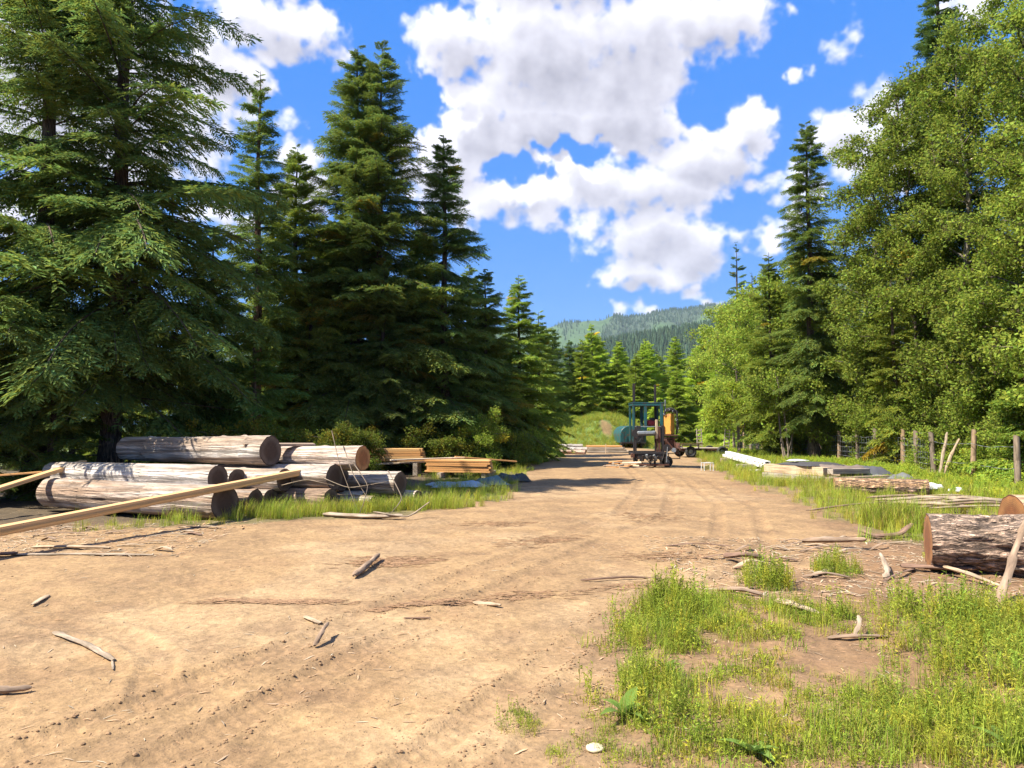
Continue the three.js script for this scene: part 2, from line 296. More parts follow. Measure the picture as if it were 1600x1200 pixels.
function bough(seed, L, thin = 0) {   // a conifer branch along +x with flat side sprays and hanging tips
  const g = new Leaves(seed), r = g.r, rise = 0.10 + 0.12 * r(), droop = 0.25 + 0.15 * r(), sway = (r() - 0.5) * 0.2;
  const at = (t) => V(L * t * (1 - 0.05 * t), L * (rise * t - droop * t * t), L * sway * t * t);
  for (let i = 0; i < 5; i++) g.stick(at(i / 5), at((i + 1) / 5), 0.008 * L * (1 - i / 6) + 0.003, 0.008 * L * (1 - (i + 1) / 6) + 0.003, BARK);
  const sprig = (p, d, n) => { const len = (0.075 + 0.065 * r()), s = V().crossVectors(d, n).normalize(), v = 0.75 + 0.5 * r(), w = r(); g.blade(p, d, s, len, 0.025 + 0.013 * r(), [0.155 * v * mix(0.85, 1.4, w), 0.235 * v, 0.066 * v * mix(1.15, 0.6, w)], 0.3); };
  const nt = Math.round(9 + L * 8);
  for (let i = 0; i < nt; i++) for (const side of [-1, 1]) {
    const t = 0.1 + 0.9 * (i + r() * 0.8) / nt; if (r() < thin) continue;
    const p0 = at(t), tl = Math.min(0.75, L * 0.42) * (1 - 0.7 * t) * (0.55 + 0.6 * r()) + 0.07, ang = (0.75 + 0.35 * r()) * side, drop = -0.15 - 0.35 * r();
    const d = V(Math.cos(ang), drop, Math.sin(ang)).normalize(), n = Math.max(2, Math.round(tl / 0.04));
    for (let k = 0; k < n; k++) {
      const q = (k + 0.5) / n, p = p0.clone().addScaledVector(d, tl * q); p.y -= tl * 0.25 * q * q;
      for (const s2 of [-1, 1]) { const a2 = ang + s2 * (0.6 + 0.4 * r()); sprig(p, V(Math.cos(a2), drop + (r() - 0.6) * 0.9, Math.sin(a2)).normalize(), V((r() - 0.5) * 1.2, 1, (r() - 0.5) * 1.2).normalize()); }
    }
    sprig(p0.clone().addScaledVector(d, tl), d, V(0, 1, 0));
  }
  for (let k = 0; k < 5; k++) sprig(at(0.9 + 0.1 * r()), V(1, (r() - 0.6) * 0.8, (r() - 0.5)).normalize(), V(0, 1, 0));
  return g.geo();
}
const BOUGH = [0.55, 1.2, 2.3].map((L, k) => [bough(10 + k, L), bough(20 + k, L), bough(30 + k, L, 0.35)]);
const BLEN = [0.55, 1.2, 2.3];
function cluster(seed, n, R0, leaf, c) {   // a twig end with broad leaves
  const g = new Leaves(seed), r = g.r;
  for (let k = 0; k < 5; k++) g.stick(V(0, -R0 * 0.6, 0), randDir(r).multiplyScalar(R0 * 0.8), 0.006, 0.002, BARK);
  for (let i = 0; i < n; i++) {
    const p = randDir(r).multiplyScalar(R0 * Math.pow(r(), 0.45)); p.y *= 0.75;
    const nrm = randDir(r).multiplyScalar(0.75).add(V(0, 0.7, 0)).normalize(), d = V().crossVectors(nrm, randDir(r)).normalize(); d.y -= 0.35; d.normalize();
    const s = V().crossVectors(d, nrm).normalize(), v = 0.75 + 0.5 * r(), w = r();
    g.blade(p, d, s, leaf * (0.7 + 0.6 * r()), leaf * 0.68, [c[0] * v * mix(0.85, 1.25, w), c[1] * v, c[2] * v], 0.12);
  }
  return g.geo();
}
const LEAFY = [cluster(41, 75, 0.34, 0.095, [0.215, 0.29, 0.045]), cluster(42, 75, 0.34, 0.095, [0.215, 0.29, 0.045]), cluster(43, 60, 0.3, 0.075, [0.215, 0.29, 0.045])];

// ---------------------------------------------------------------- wood: tubes along a curve
function tube(pts, rad, seg = 8, rough = 0.08, seed = 1, caps = true, flat = 1) {
  const n = pts.length, pos = [], uv = [], idx = []; let along = 0, s = null;
  for (let i = 0; i < n; i++) {
    const d = (i < n - 1 ? pts[i + 1].clone().sub(pts[i]) : pts[i].clone().sub(pts[i - 1])).normalize();
    s = s ? s.addScaledVector(d, -s.dot(d)).normalize() : V().crossVectors(d, Math.abs(d.y) > 0.9 ? V(1, 0, 0) : V(0, 1, 0)).normalize();
    const u = V().crossVectors(s, d); if (i) along += pts[i].distanceTo(pts[i - 1]);
    for (let k = 0; k <= seg; k++) {
      const a = (k % seg) / seg * 6.28319, q = rad(i / (n - 1)) * (1 + rough * (noise((k % seg) * 1.3 + seed * 7, along * 3 / Math.max(0.03, rad(0) * 4), seed) - 0.5) * 2);
      const p = pts[i].clone().addScaledVector(s, Math.cos(a) * q).addScaledVector(u, Math.sin(a) * q * flat);
      pos.push(p.x, p.y, p.z); uv.push(k / seg * 6.28 * rad(0), along);
    }
    if (i) for (let k = 0; k < seg; k++) { const o = i * (seg + 1) + k, p = o - seg - 1; idx.push(p, o, p + 1, o, o + 1, p + 1); }
  }
  if (caps) for (const e of [0, n - 1]) { const c = pos.length / 3; pos.push(pts[e].x, pts[e].y, pts[e].z); uv.push(0, 0); for (let k = 0; k < seg; k++) { const o = e * (seg + 1) + k; e ? idx.push(c, o, o + 1) : idx.push(c, o + 1, o); } }
  const g = new THREE.BufferGeometry(); g.setAttribute('position', new THREE.Float32BufferAttribute(pos, 3)); g.setAttribute('uv', new THREE.Float32BufferAttribute(uv, 2)); g.setIndex(idx); g.computeVertexNormals(); return g;
}
{
  const N = 512, a = tile(N, 4, 6, 500, 0.6), st = new Float32Array(N * N), str = tile(N, 4, 6, 540, 0.65, 8);
  const bk = tile(N, 8, 5, 560, 0.6, 4);
  M.barkMap = dataTex(N, (i, j) => { const k = j * N + i, t = clamp(0.66 + (bk[k] - 0.5) * 1.3 + (a[k] - 0.5) * 0.5, 0.2, 1); return [t, t * 0.95, t * 0.9]; });
  M.barkBump = dataTex(N, (i, j) => { const t = clamp(0.5 + (bk[j * N + i] - 0.5) * 2.4); return [t, t, t]; }, false);
  M.grainMap = dataTex(N, (i, j) => { const k = j * N + i, t = clamp(0.80 + (str[k] - 0.5) * 0.7 + (a[k] - 0.5) * 0.3, 0.2, 1); return [t, t * (0.97 + 0.04 * a[k]), t * (0.92 + 0.1 * a[k])]; });
  M.grainBump = dataTex(N, (i, j) => { const t = clamp(0.5 + (str[j * N + i] - 0.5) * 1.6); return [t, t, t]; }, false);
  const bark = (r, g, b) => std(r, g, b, 0.95, { map: M.barkMap, bumpMap: M.barkBump, bumpScale: 0.02 });
  M.firBark = bark(0.24, 0.18, 0.135); M.redBark = bark(0.34, 0.20, 0.125); M.birchBark = bark(0.62, 0.58, 0.5); M.alderBark = bark(0.30, 0.26, 0.22); M.twig = std(0.2, 0.155, 0.12, 0.95);
}
// ---------------------------------------------------------------- trees
function conifer(x, d, h, o, label, group) {
  const r = rng(o.seed || Math.floor(Math.abs(x) * 100 + d * 37)), y0 = groundY(x, -d) - 0.05;
  const t = thing(o.name || 'fir_tree', label, 'tree', [x, y0, -d], 0, group), rb = o.r || h * 0.17, cb = o.clear ?? h * 0.06, tr = o.trunk || h * 0.0125 + 0.03, lean = (r() - 0.5) * 0.03;
  const pts = []; for (let i = 0; i <= 12; i++) { const y = h * i / 12; pts.push(V(lean * y + 0.03 * Math.sin(y * 0.9 + o.seed), y, 0.03 * Math.cos(y * 0.7))); }
  const wood = [tube(pts, (q) => tr * (1 - q) ** 0.8 * (1 + 0.5 * Math.exp(-q * 30)) + 0.008, 8, 0.1, o.seed || 1)];
  const dead = o.dead ?? Math.round(cb * 4);
  for (let k = 0; k < dead; k++) { const y = 0.5 + r() * Math.max(cb, 1.5), a = r() * 6.28, l = rb * (0.3 + 0.5 * r()); wood.push(tube([V(0, y, 0), V(Math.cos(a) * l * 0.5, y - 0.05 * l, Math.sin(a) * l * 0.5), V(Math.cos(a) * l, y - l * (0.1 + 0.3 * r()), Math.sin(a) * l)], (q) => 0.016 * (1 - q) + 0.004, 4, 0.1, k)); }
  part('trunk', mergeGeometries(wood), o.bark || M.firBark, t);
  const lists = BOUGH.map((b) => b.map(() => [])), gap = o.gap || 0.3, tone = o.tone || [1, 1, 1];
  const sky = o.wild ?? 0.55;
  for (let y = cb; y < h - 0.15; y += gap * (0.5 + 0.65 * (1 - (y - cb) / (h - cb)) ** 0.5)) {
    const q = (y - cb) / (h - cb), rad = rb * (Math.min(1, 0.62 + q * 3.2) * (1 - q) ** (o.shape || 0.85)) + 0.12, n = Math.max(3, Math.round((o.per || 6) * (0.7 + 0.45 * (1 - q)) * (0.8 + 0.4 * r())));
    const ph = r() * 6.28;
    for (let k = 0; k < n; k++) {
      if (r() < Math.max(o.sparse || 0, 0.13)) continue;
      const a = ph + (k + r() * 0.7) / n * 6.283, L = rad * (1 - sky / 2 + sky * r()) * (r() < 0.1 ? 1.18 : 1);
      let v = 0; while (v < 2 && L > BLEN[v] * 1.45) v++;
      const s = L / BLEN[v], var_ = Math.floor(r() * 3), tilt = mix(o.low ?? -0.12, 0.55, q ** 1.3) + (r() - 0.5) * 0.5, g = 0.72 + 0.5 * r(), w = r() < (o.brown || 0.012) ? [1.7, 1.05, 0.75] : [1, 1, 1];
      lists[v][var_].push([lean * y, y + (r() - 0.5) * gap * 1.7, 0, [s, s * (0.8 + 0.4 * r()), s], a, 0, tilt, col(tone[0] * g * w[0], tone[1] * g * w[1], tone[2] * g * w[2])]);
    }
  }
  const crown = new THREE.Group(); crown.name = 'crown'; t.add(crown);
  lists.forEach((l, i) => l.forEach((m, j) => m.length && scatter('foliage', BOUGH[i][j], M.needles, m, crown)));
  return t;
}
function broadleaf(x, d, h, o, label, group) {
  const r = rng(o.seed), y0 = groundY(x, -d) - 0.05, t = thing(o.name || 'leafy_tree', label, 'tree', [x, y0, -d], 0, group);
  const rb = o.r, tr = o.trunk || h * 0.009 + 0.03, stems = o.stems || 1, wood = [], ends = [];
  for (let s = 0; s < stems; s++) {
    const la = r() * 6.28, ll = stems > 1 ? 0.12 + 0.25 * r() : 0.06 * r(), sh = h * (s ? 0.7 + 0.25 * r() : 0.97), P = (y) => V(Math.cos(la) * ll * y * 0.8 + 0.12 * Math.sin(y * 0.8 + s), y, Math.sin(la) * ll * y * 0.8 + 0.12 * Math.cos(y * 0.6 + s));
    const pts = []; for (let i = 0; i <= 10; i++) pts.push(P(sh * i / 10)); wood.push(tube(pts, (q) => tr * (stems > 1 ? 0.6 : 1) * (1 - 0.93 * q), 8, 0.1, o.seed + s));
    const nl = Math.round((o.limbs || h * 2.6) / (stems > 1 ? stems * 0.7 : 1));
    for (let k = 0; k < nl; k++) {
      const q = mix(o.clear ?? 0.16, 0.97, (k + r()) / nl), y = sh * q, a = k * 2.4 + r() * 1.2, prof = Math.sin(Math.PI * clamp(0.1 + 0.86 * Math.pow(q, o.top || 0.9))) ** 0.6, l = rb * prof * (0.55 + 0.6 * r()) + 0.25, up = 0.15 + 0.5 * r() + 0.4 * q, b = P(y);
      const m = b.clone().add(V(Math.cos(a) * l * 0.5, l * up * 0.42, Math.sin(a) * l * 0.5)), e = b.clone().add(V(Math.cos(a) * l, l * up * 0.62 - 0.06 * l, Math.sin(a) * l));
      wood.push(tube([b, m, e], (z) => tr * 0.32 * (1 - q * 0.6) * (1 - 0.9 * z) + 0.004, 5, 0.1, k));
      const n = Math.round((o.dense || 9) * (0.5 + l / rb));
      for (let i = 0; i < n; i++) { const z = 0.25 + 0.8 * r() ** 0.7, p = z < 0.5 ? b.clone().lerp(m, z * 2) : m.clone().lerp(e, z * 2 - 1), f = 0.11 + 0.10 * l; ends.push(p.add(V((r() - 0.5) * 2 * f, (r() - 0.55) * 2 * f, (r() - 0.5) * 2 * f))); }
    }
  }
  part('trunk', mergeGeometries(wood), o.bark || M.alderBark, t);
  const lists = [[], [], []], tone = o.tone || [1, 1, 1];
  for (const p of ends) { const g = 0.75 + 0.5 * r(), w = r() < (o.brown || 0.004) ? [1.5, 1.0, 0.75] : [1, 1, 1]; lists[Math.floor(r() * 3)].push([p.x, p.y, p.z, (o.size || 1) * (0.65 + 0.75 * r()), r() * 6.28, (r() - 0.5) * 0.9, (r() - 0.5) * 0.9, col(tone[0] * g * w[0], tone[1] * g * w[1], tone[2] * g * w[2])]); }
  const crown = new THREE.Group(); crown.name = 'crown'; t.add(crown);
  lists.forEach((l, i) => l.length && scatter('foliage', LEAFY[i], M.leaves, l, crown));
  return t;
}
// the dark wall of conifers on the left of the yard
conifer(-11.2, 17.6, 16.5, { seed: 1, r: 3.2, shape: 0.5, clear: 2.0, per: 7, sparse: 0.42, gap: 0.38, tone: [1.15, 1.15, 1.1], trunk: 0.26 }, 'tall dark fir at the left edge, its trunk left of the forked pair');
conifer(-9.5, 17.7, 17.5, { seed: 2, r: 3.7, shape: 0.5, clear: 2.4, per: 7, sparse: 0.42, gap: 0.38, tone: [1.1, 1.15, 1.1], trunk: 0.25, low: -0.2 }, 'tallest dark fir with long arms reaching toward the thin pine');
conifer(-8.5, 20.8, 7.2, { seed: 3, r: 2.0, clear: 0.2, per: 8, low: -0.1, tone: [0.9, 1, 0.9] }, 'young bushy fir behind the left end of the log pile');
conifer(-11.9, 15.9, 8.2, { seed: 4, r: 1.7, clear: 0.3, per: 7, tone: [1.15, 1.05, 0.8] }, 'half grown olive green fir at the left picture edge');
conifer(-14.8, 14.4, 9.5, { seed: 5, r: 1.9, clear: 0.4, per: 7 }, 'fir just outside the left picture edge shading the log ends');
conifer(-10.4, 16.9, 5.6, { seed: 6, r: 1.3, clear: 0.2, per: 7, tone: [1.1, 1.05, 0.8] }, 'small fir in front of the tall dark trunk');
conifer(-6.6, 19.2, 4.2, { seed: 7, r: 1.5, clear: 0.1, per: 8, tone: [0.9, 1.1, 0.9] }, 'low rounded young fir just above the topmost log');
conifer(-8.75, 25.6, 14.2, { seed: 8, name: 'pine_tree', r: 1.5, clear: 3.6, sparse: 0.25, per: 6, gap: 0.34, shape: 0.7, low: 0.1, tone: [1.15, 1.15, 1.0], bark: M.redBark, dead: 26 }, 'thin sparse pine with a bare lower trunk behind the log pile');
conifer(-8.2, 28.2, 12.4, { seed: 9, r: 3.0, per: 7, gap: 0.26, clear: 1.0, tone: [1.35, 1.25, 0.9], sparse: 0.1 }, 'yellow green fir right of the thin pine');
conifer(-6.25, 29.4, 17.1, { seed: 10, r: 3.9, clear: 0.6, per: 8, gap: 0.3, sparse: 0.22, tone: [1.25, 1.2, 1.0] }, 'tall full fir with the highest tip near the picture middle left');
conifer(-5.25, 29.2, 17.2, { seed: 11, r: 4.0, clear: 0.8, per: 7, sparse: 0.3, gap: 0.32, tone: [1.15, 1.12, 0.95], bark: M.redBark, brown: 0.05, wild: 0.7, trunk: 0.17 }, 'half bare reddish fir with a thin forked look beside the full fir');
conifer(-2.7, 30, 13.7, { seed: 12, r: 3.1, clear: 0.4, per: 8, gap: 0.3, sparse: 0.2, low: -0.15, tone: [1.05, 1.15, 1.1] }, 'broad blue green fir behind the stacked fresh lumber');
conifer(-4.9, 28.2, 8.2, { seed: 13, gap: 0.25, r: 2.6, clear: 0.3, per: 7, brown: 0.05 }, 'shorter dark fir behind the log ends');
conifer(-7.5, 27.6, 7.7, { seed: 14, gap: 0.26, r: 2.4, clear: 0.3, brown: 0.12, sparse: 0.15, tone: [1.4, 1.2, 0.85] }, 'browning young fir between the pine and the full fir');
conifer(-1.1, 31.8, 8.4, { seed: 15, r: 2.3, clear: 0.3, per: 8, gap: 0.26, tone: [1.2, 1.2, 1.0] }, 'dark mid sized fir over the lumber stack end');
conifer(0.3, 36, 9.1, { seed: 16, r: 2.3, clear: 0.2, per: 8, tone: [1.75, 1.7, 1.1] }, 'pointed fir standing against blue sky left of the mountain');
conifer(-1.3, 36, 7.4, { seed: 17, r: 2.5, clear: 0.2, per: 8, tone: [1.8, 1.7, 1.0] }, 'pale green fir left of the pointed fir');
conifer(1.5, 41, 8.0, { seed: 18, r: 2.0, clear: 0.2, per: 8, tone: [1.65, 1.6, 1.05] }, 'green fir right of the pointed fir');
conifer(3.7, 66, 10.3, { seed: 19, r: 2.5, clear: 0.2, per: 8, tone: [1.1, 1.15, 0.95] }, 'dark fir between the pointed fir and the grassy mound');
conifer(5.4, 71, 10.0, { seed: 20, r: 2.6, clear: 0.2, per: 8, tone: [0.9, 1, 0.95] }, 'dark bushy fir behind the left foot of the mound');
conifer(6.6, 75, 8.4, { seed: 21, r: 2.6, clear: 0.2, per: 8, tone: [0.85, 0.95, 0.95] }, 'dark fir behind the left slope of the mound');
{ // the trees that close the far end of the clearing: place across, distance, height, tone
  const rows = [[7.6, 70, 10.4, 1.25], [8.6, 72, 9.4, 1], [9.8, 70, 7.5, 0.85], [10.9, 76, 9.5, 1.25], [13.6, 78, 9.6, 1.3], [14.9, 80, 9.9, 1.35], [16.3, 82, 9.2, 1.1], [12.2, 74, 8.4, 0.9], [11.3, 68, 6.0, 0.9], [17.0, 77, 7.5, 1.2], [17.9, 72, 8.9, 1.35], [19.0, 74, 8.6, 1.2], [15.5, 70, 6.4, 0.9], [6.2, 66, 7.2, 0.85], [20, 70, 8.0, 1.3], [13.0, 66, 5.2, 1.2], [17.4, 64, 6.2, 1.35], [19.2, 62, 7.4, 1.3], [18.2, 57, 6.0, 1.45], [9.2, 80, 10.6, 1.3], [12.0, 84, 10.6, 1.2], [15.6, 86, 11.0, 1.25], [18.4, 84, 11.2, 1.2], [20.5, 80, 11.0, 1.2], [16.4, 60, 5.4, 1.4]];
  const where = ['directly behind the mound top', 'in the gap left of the saw frame', 'above the teal machine', 'over the left mast of the saw', 'over the right mast of the saw', 'just right of the saw masts', 'farthest back in the clearing', 'between the two saw masts', 'low and dark behind the saw frame', 'above the trailer ramps', 'over the trailer deck', 'rising right of the trailer', 'low and dark beyond the trailer', 'at the left rim of the far row', 'at the right end of the far row', 'small and bright behind the saw', 'bright green in front of the far row', 'bright green at the right wood edge', 'nearest bright one at the right wood edge', 'in the second row above the teal machine', 'in the second row between the saw masts', 'in the second row above the trailer', 'in the second row over the right ramp', 'in the second row at the right wood', 'short and bright just behind the trailer ramps'];
  rows.forEach(([x, d, h, t], k) => conifer(x, d, h * 1.08, { seed: 100 + k, r: h * 0.31, clear: 0.1, per: 9, gap: 0.34, tone: [t * 1.95, t * 1.8, t * 1.0] }, 'conifer at the end of the clearing, ' + where[k], 'conifers closing the far end of the clearing'));
}
{ // the wood that shows in the gaps behind the left wall
  const r = rng(77);
  for (let k = 0; k < 15; k++) { const d = 29 + r() * 16, x = -d * (0.17 + 0.62 * (k + r()) / 15); conifer(x, d, 6 + r() * 4.5, { seed: 200 + k, r: 1.9 + r() * 0.6, clear: 0.2, per: 6, gap: 0.45, tone: [1.5, 1.35, 0.8] }, 'sunlit yellow green conifer seen through gaps of the dark left trees', 'conifers behind the dark left trees'); }
}
conifer(-4.0, 32.5, 10.5, { seed: 22, r: 3.0, clear: 0.4, per: 7, tone: [1.1, 1.1, 0.9] }, 'full fir in the gap between the forked pair and the blue green fir');
conifer(-7.6, 33, 11.5, { seed: 23, r: 3.0, clear: 0.4, per: 7, tone: [1.3, 1.2, 0.85] }, 'light green fir behind the left side of the full fir');
conifer(-2.0, 35, 9.2, { seed: 24, r: 2.5, clear: 0.3, per: 7, tone: [1.15, 1.15, 0.95] }, 'fir filling the gap right of the blue green fir');
// right side
conifer(13.3, 33, 15.4, { seed: 50, name: 'spruce_tree', r: 1.75, clear: 2.0, per: 6, low: -0.25, shape: 0.6, sparse: 0.12, tone: [1.05, 1.05, 0.85] }, 'tall narrow spruce at the left flank of the leafy trees');
conifer(16.9, 55, 15.2, { seed: 51, name: 'spruce_tree', r: 1.9, clear: 3, gap: 0.5, per: 5, low: -0.1, tone: [0.85, 0.95, 1.05] }, 'distant narrow spruce rising right of the mountain');
conifer(18.3, 56, 13.4, { seed: 52, name: 'spruce_tree', r: 1.5, clear: 2, gap: 0.5, sparse: 0.2, tone: [1.1, 1.1, 0.95] }, 'shorter greyer spruce beside the distant narrow spruce');
conifer(17.6, 29.5, 21, { seed: 53, r: 2.2, clear: 8, per: 6, tone: [0.85, 0.95, 0.95] }, 'dark fir tip poking above the leafy trees at the top right');
conifer(12.6, 36, 10.2, { seed: 54, r: 1.8, clear: 1, tone: [1.35, 1.25, 0.75] }, 'olive fir below the tall narrow spruce');
conifer(14.2, 27.6, 7.2, { seed: 55, r: 1.3, clear: 0.8, sparse: 0.3, brown: 0.03, tone: [1.45, 1.25, 0.7] }, 'olive brown sparse conifer behind the fence');
conifer(14.0, 20.3, 3.2, { seed: 56, r: 1.4, clear: 0.2, tone: [1.6, 1.6, 0.9] }, 'small bright fir behind the last two fence posts');
const leafyTrees = [
  [15.2, 31, 14.2, 2.4, 'slender leafy tree right beside the tall narrow spruce', 1.0, M.birchBark], [16.2, 30, 16.4, 2.5, 'birch with a pale trunk showing high in the leafy wall', 0.95, M.birchBark],
  [16.4, 26.6, 16.2, 2.6, 'leafy birch behind the middle of the wire fence', 1.05, M.birchBark], [18.3, 27.0, 19.5, 2.8, 'tallest leafy tree reaching the top of the picture', 1.15, M.birchBark],
  [16.2, 22.6, 14.5, 2.9, 'dense leafy tree behind the leaning fence poles', 1.1, M.alderBark], [18.6, 23.2, 17.6, 2.9, 'tall leafy tree filling the upper right corner', 1.2, M.birchBark],
  [15.4, 19.2, 9.4, 2.2, 'leafy tree at the right picture edge above the last post', 1.2, M.alderBark], [15.4, 28.4, 9.4, 2.1, 'mid height leafy tree with a dark stem behind the fence', 0.95, M.alderBark],
  [14.0, 36.0, 10.4, 2.3, 'rounded bright tree in front of the spruce foot', 1.25, M.alderBark], [13.4, 40, 10.0, 2.5, 'bright leafy tree above the far fence posts', 1.4, M.alderBark],
  [14.0, 46, 9.6, 2.6, 'bright leafy tree over the trailer ramps', 1.45, M.alderBark], [16.0, 51, 10.6, 2.8, 'leafy tree behind the trailer', 1.35, M.alderBark], [20.2, 25.0, 16, 2.8, 'leafy tree deep in the right wood', 1.0, M.birchBark],
  [17.4, 20.4, 13.0, 2.6, 'broad leafy tree just outside the right picture edge', 1.1, M.alderBark], [14.4, 32.4, 5.6, 1.7, 'low round alder behind the fence posts', 1.0, M.alderBark], [15.2, 24.6, 6.0, 1.8, 'low dark alder behind the taller fence posts', 0.85, M.alderBark],
];
leafyTrees.forEach(([x, d, h, rad, label, t, b], k) => broadleaf(x, d, h, { seed: 300 + k, r: rad, clear: 0.1, dense: 10, bark: b, tone: [t * 1.02, t, t * 0.9], size: d > 34 ? 1.25 : 1.1, limbs: h * 3.4 }, label, null));
broadleaf(12.3, 33.4, 4.4, { seed: 330, name: 'willow_shrub', r: 1.6, stems: 6, clear: 0.45, dense: 9, bark: M.twig, tone: [1.1, 1.1, 0.9], size: 1.0 }, 'many stemmed willow shrub standing before the fence');
broadleaf(11.6, 38.4, 4.0, { seed: 331, name: 'willow_shrub', r: 1.5, stems: 5, clear: 0.35, dense: 9, bark: M.twig, tone: [1.3, 1.25, 0.8], size: 1.0 }, 'paler willow shrub farther down the fence');
const shrubs = [[-2.3, 27.0, 1.1, 0.6, 0.75, 'small leafy shrub behind the log pile end'], [-1.45, 28.0, 2.0, 0.7, 1.35, 'bright green sapling between lumber stack and far logs'], [-0.3, 30.2, 1.4, 0.8, 0.9, 'green shrub right of the bright sapling'], [-3.2, 27.2, 1.5, 0.9, 0.6, 'dark brownish shrub behind the lumber stack'], [-6.4, 17.9, 1.6, 1.0, 0.75, 'dark shrub under the young fir behind the logs'], [-5.4, 24.4, 1.5, 0.9, 0.6, 'twiggy shrub under the browning fir'], [0.2, 33.0, 1.4, 0.8, 1.3, 'green shrub at the foot of the pointed fir'], [14.6, 23.4, 0.8, 0.7, 1.5, 'bright leafy bramble behind the leaning fence poles'], [14.4, 20.8, 0.8, 0.7, 1.6, 'bright leafy bramble behind the last two posts'], [13.8, 18.0, 0.8, 0.7, 1.6, 'bright leafy bramble behind the last fence post'], [14.6, 26.0, 0.7, 0.6, 1.4, 'leafy bramble at the wire roll']];
shrubs.forEach(([x, d, h, rad, t, label], k) => broadleaf(x, d, h, { seed: 340 + k, name: 'shrub', r: rad, stems: 4, clear: 0.15, dense: 7, limbs: 26, bark: M.twig, tone: [t, t, t * 0.85], size: 0.62, brown: t < 0.8 ? 0.3 : 0.02 }, label, null));
[[15.0, 35.5, 3.0, 'leafy undergrowth bush behind the far end of the fence'], [15.3, 30.4, 3.2, 'leafy undergrowth bush behind the middle fence posts'], [15.4, 27.2, 2.8, 'leafy undergrowth bush behind the wire roll'], [15.6, 23.6, 3.0, 'leafy undergrowth bush behind the leaning poles'], [15.2, 33.0, 2.6, 'leafy undergrowth bush right of the willow shrub'], [15.0, 38.6, 3.2, 'leafy undergrowth bush left of the willow shrub'], [15.3, 21.0, 2.6, 'leafy undergrowth bush behind the last but one post']].forEach(([x, d, h, label], k) => broadleaf(x, d, h, { seed: 380 + k, name: 'undergrowth_bush', r: 1.5, stems: 4, clear: 0.05, dense: 8, limbs: 44, bark: M.twig, tone: [1.05, 1.05, 0.9], size: 0.85 }, label, null));
console.log('trees done');
// ---------------------------------------------------------------- logs
{
  const N = 512, a = tile(N, 5, 6, 700, 0.6), w = tile(N, 3, 4, 730, 0.5);
  const ring = (base, dark, heart) => dataTex(N, (i, j) => {
    const x = i / N - 0.5, y = j / N - 0.5, q = Math.hypot(x, y) * 2 * (1 + (w[j * N + i] - 0.5) * 0.22), an = Math.atan2(y, x), t = 0.5 + 0.5 * Math.sin(q * 95 + a[j * N + i] * 5), crack = smooth(0.93, 0.985, noise(an * 5.5 + 20, 2, 9)) * smooth(0.1, 0.5, q) * smooth(1, 0.8, q), rim = smooth(0.9, 0.95, q), n = 0.75 + 0.5 * a[j * N + i];
    return [0, 1, 2].map((k) => mix(mix(mix(base[k], heart[k], smooth(0.75, 0.45, q)) * (0.82 + 0.18 * t) * n, dark[k], crack), dark[k] * 1.6, rim));
  });
  M.endGrey = std(1, 1, 1, 0.95, { map: ring([0.40, 0.34, 0.29], [0.13, 0.09, 0.07], [0.31, 0.24, 0.19]) });
  M.endFresh = std(1, 1, 1, 0.9, { map: ring([0.74, 0.53, 0.33], [0.27, 0.17, 0.11], [0.62, 0.40, 0.24]) });
  M.endTan = std(0.62, 0.58, 0.52, 0.95, { map: M.endFresh.map });
  M.silver = new THREE.MeshStandardMaterial({ vertexColors: true, map: M.grainMap, bumpMap: M.grainBump, bumpScale: 0.035, roughness: 0.92 });
  M.rough = new THREE.MeshStandardMaterial({ vertexColors: true, map: M.barkMap, bumpMap: M.barkBump, bumpScale: 0.03, roughness: 0.95 });
}
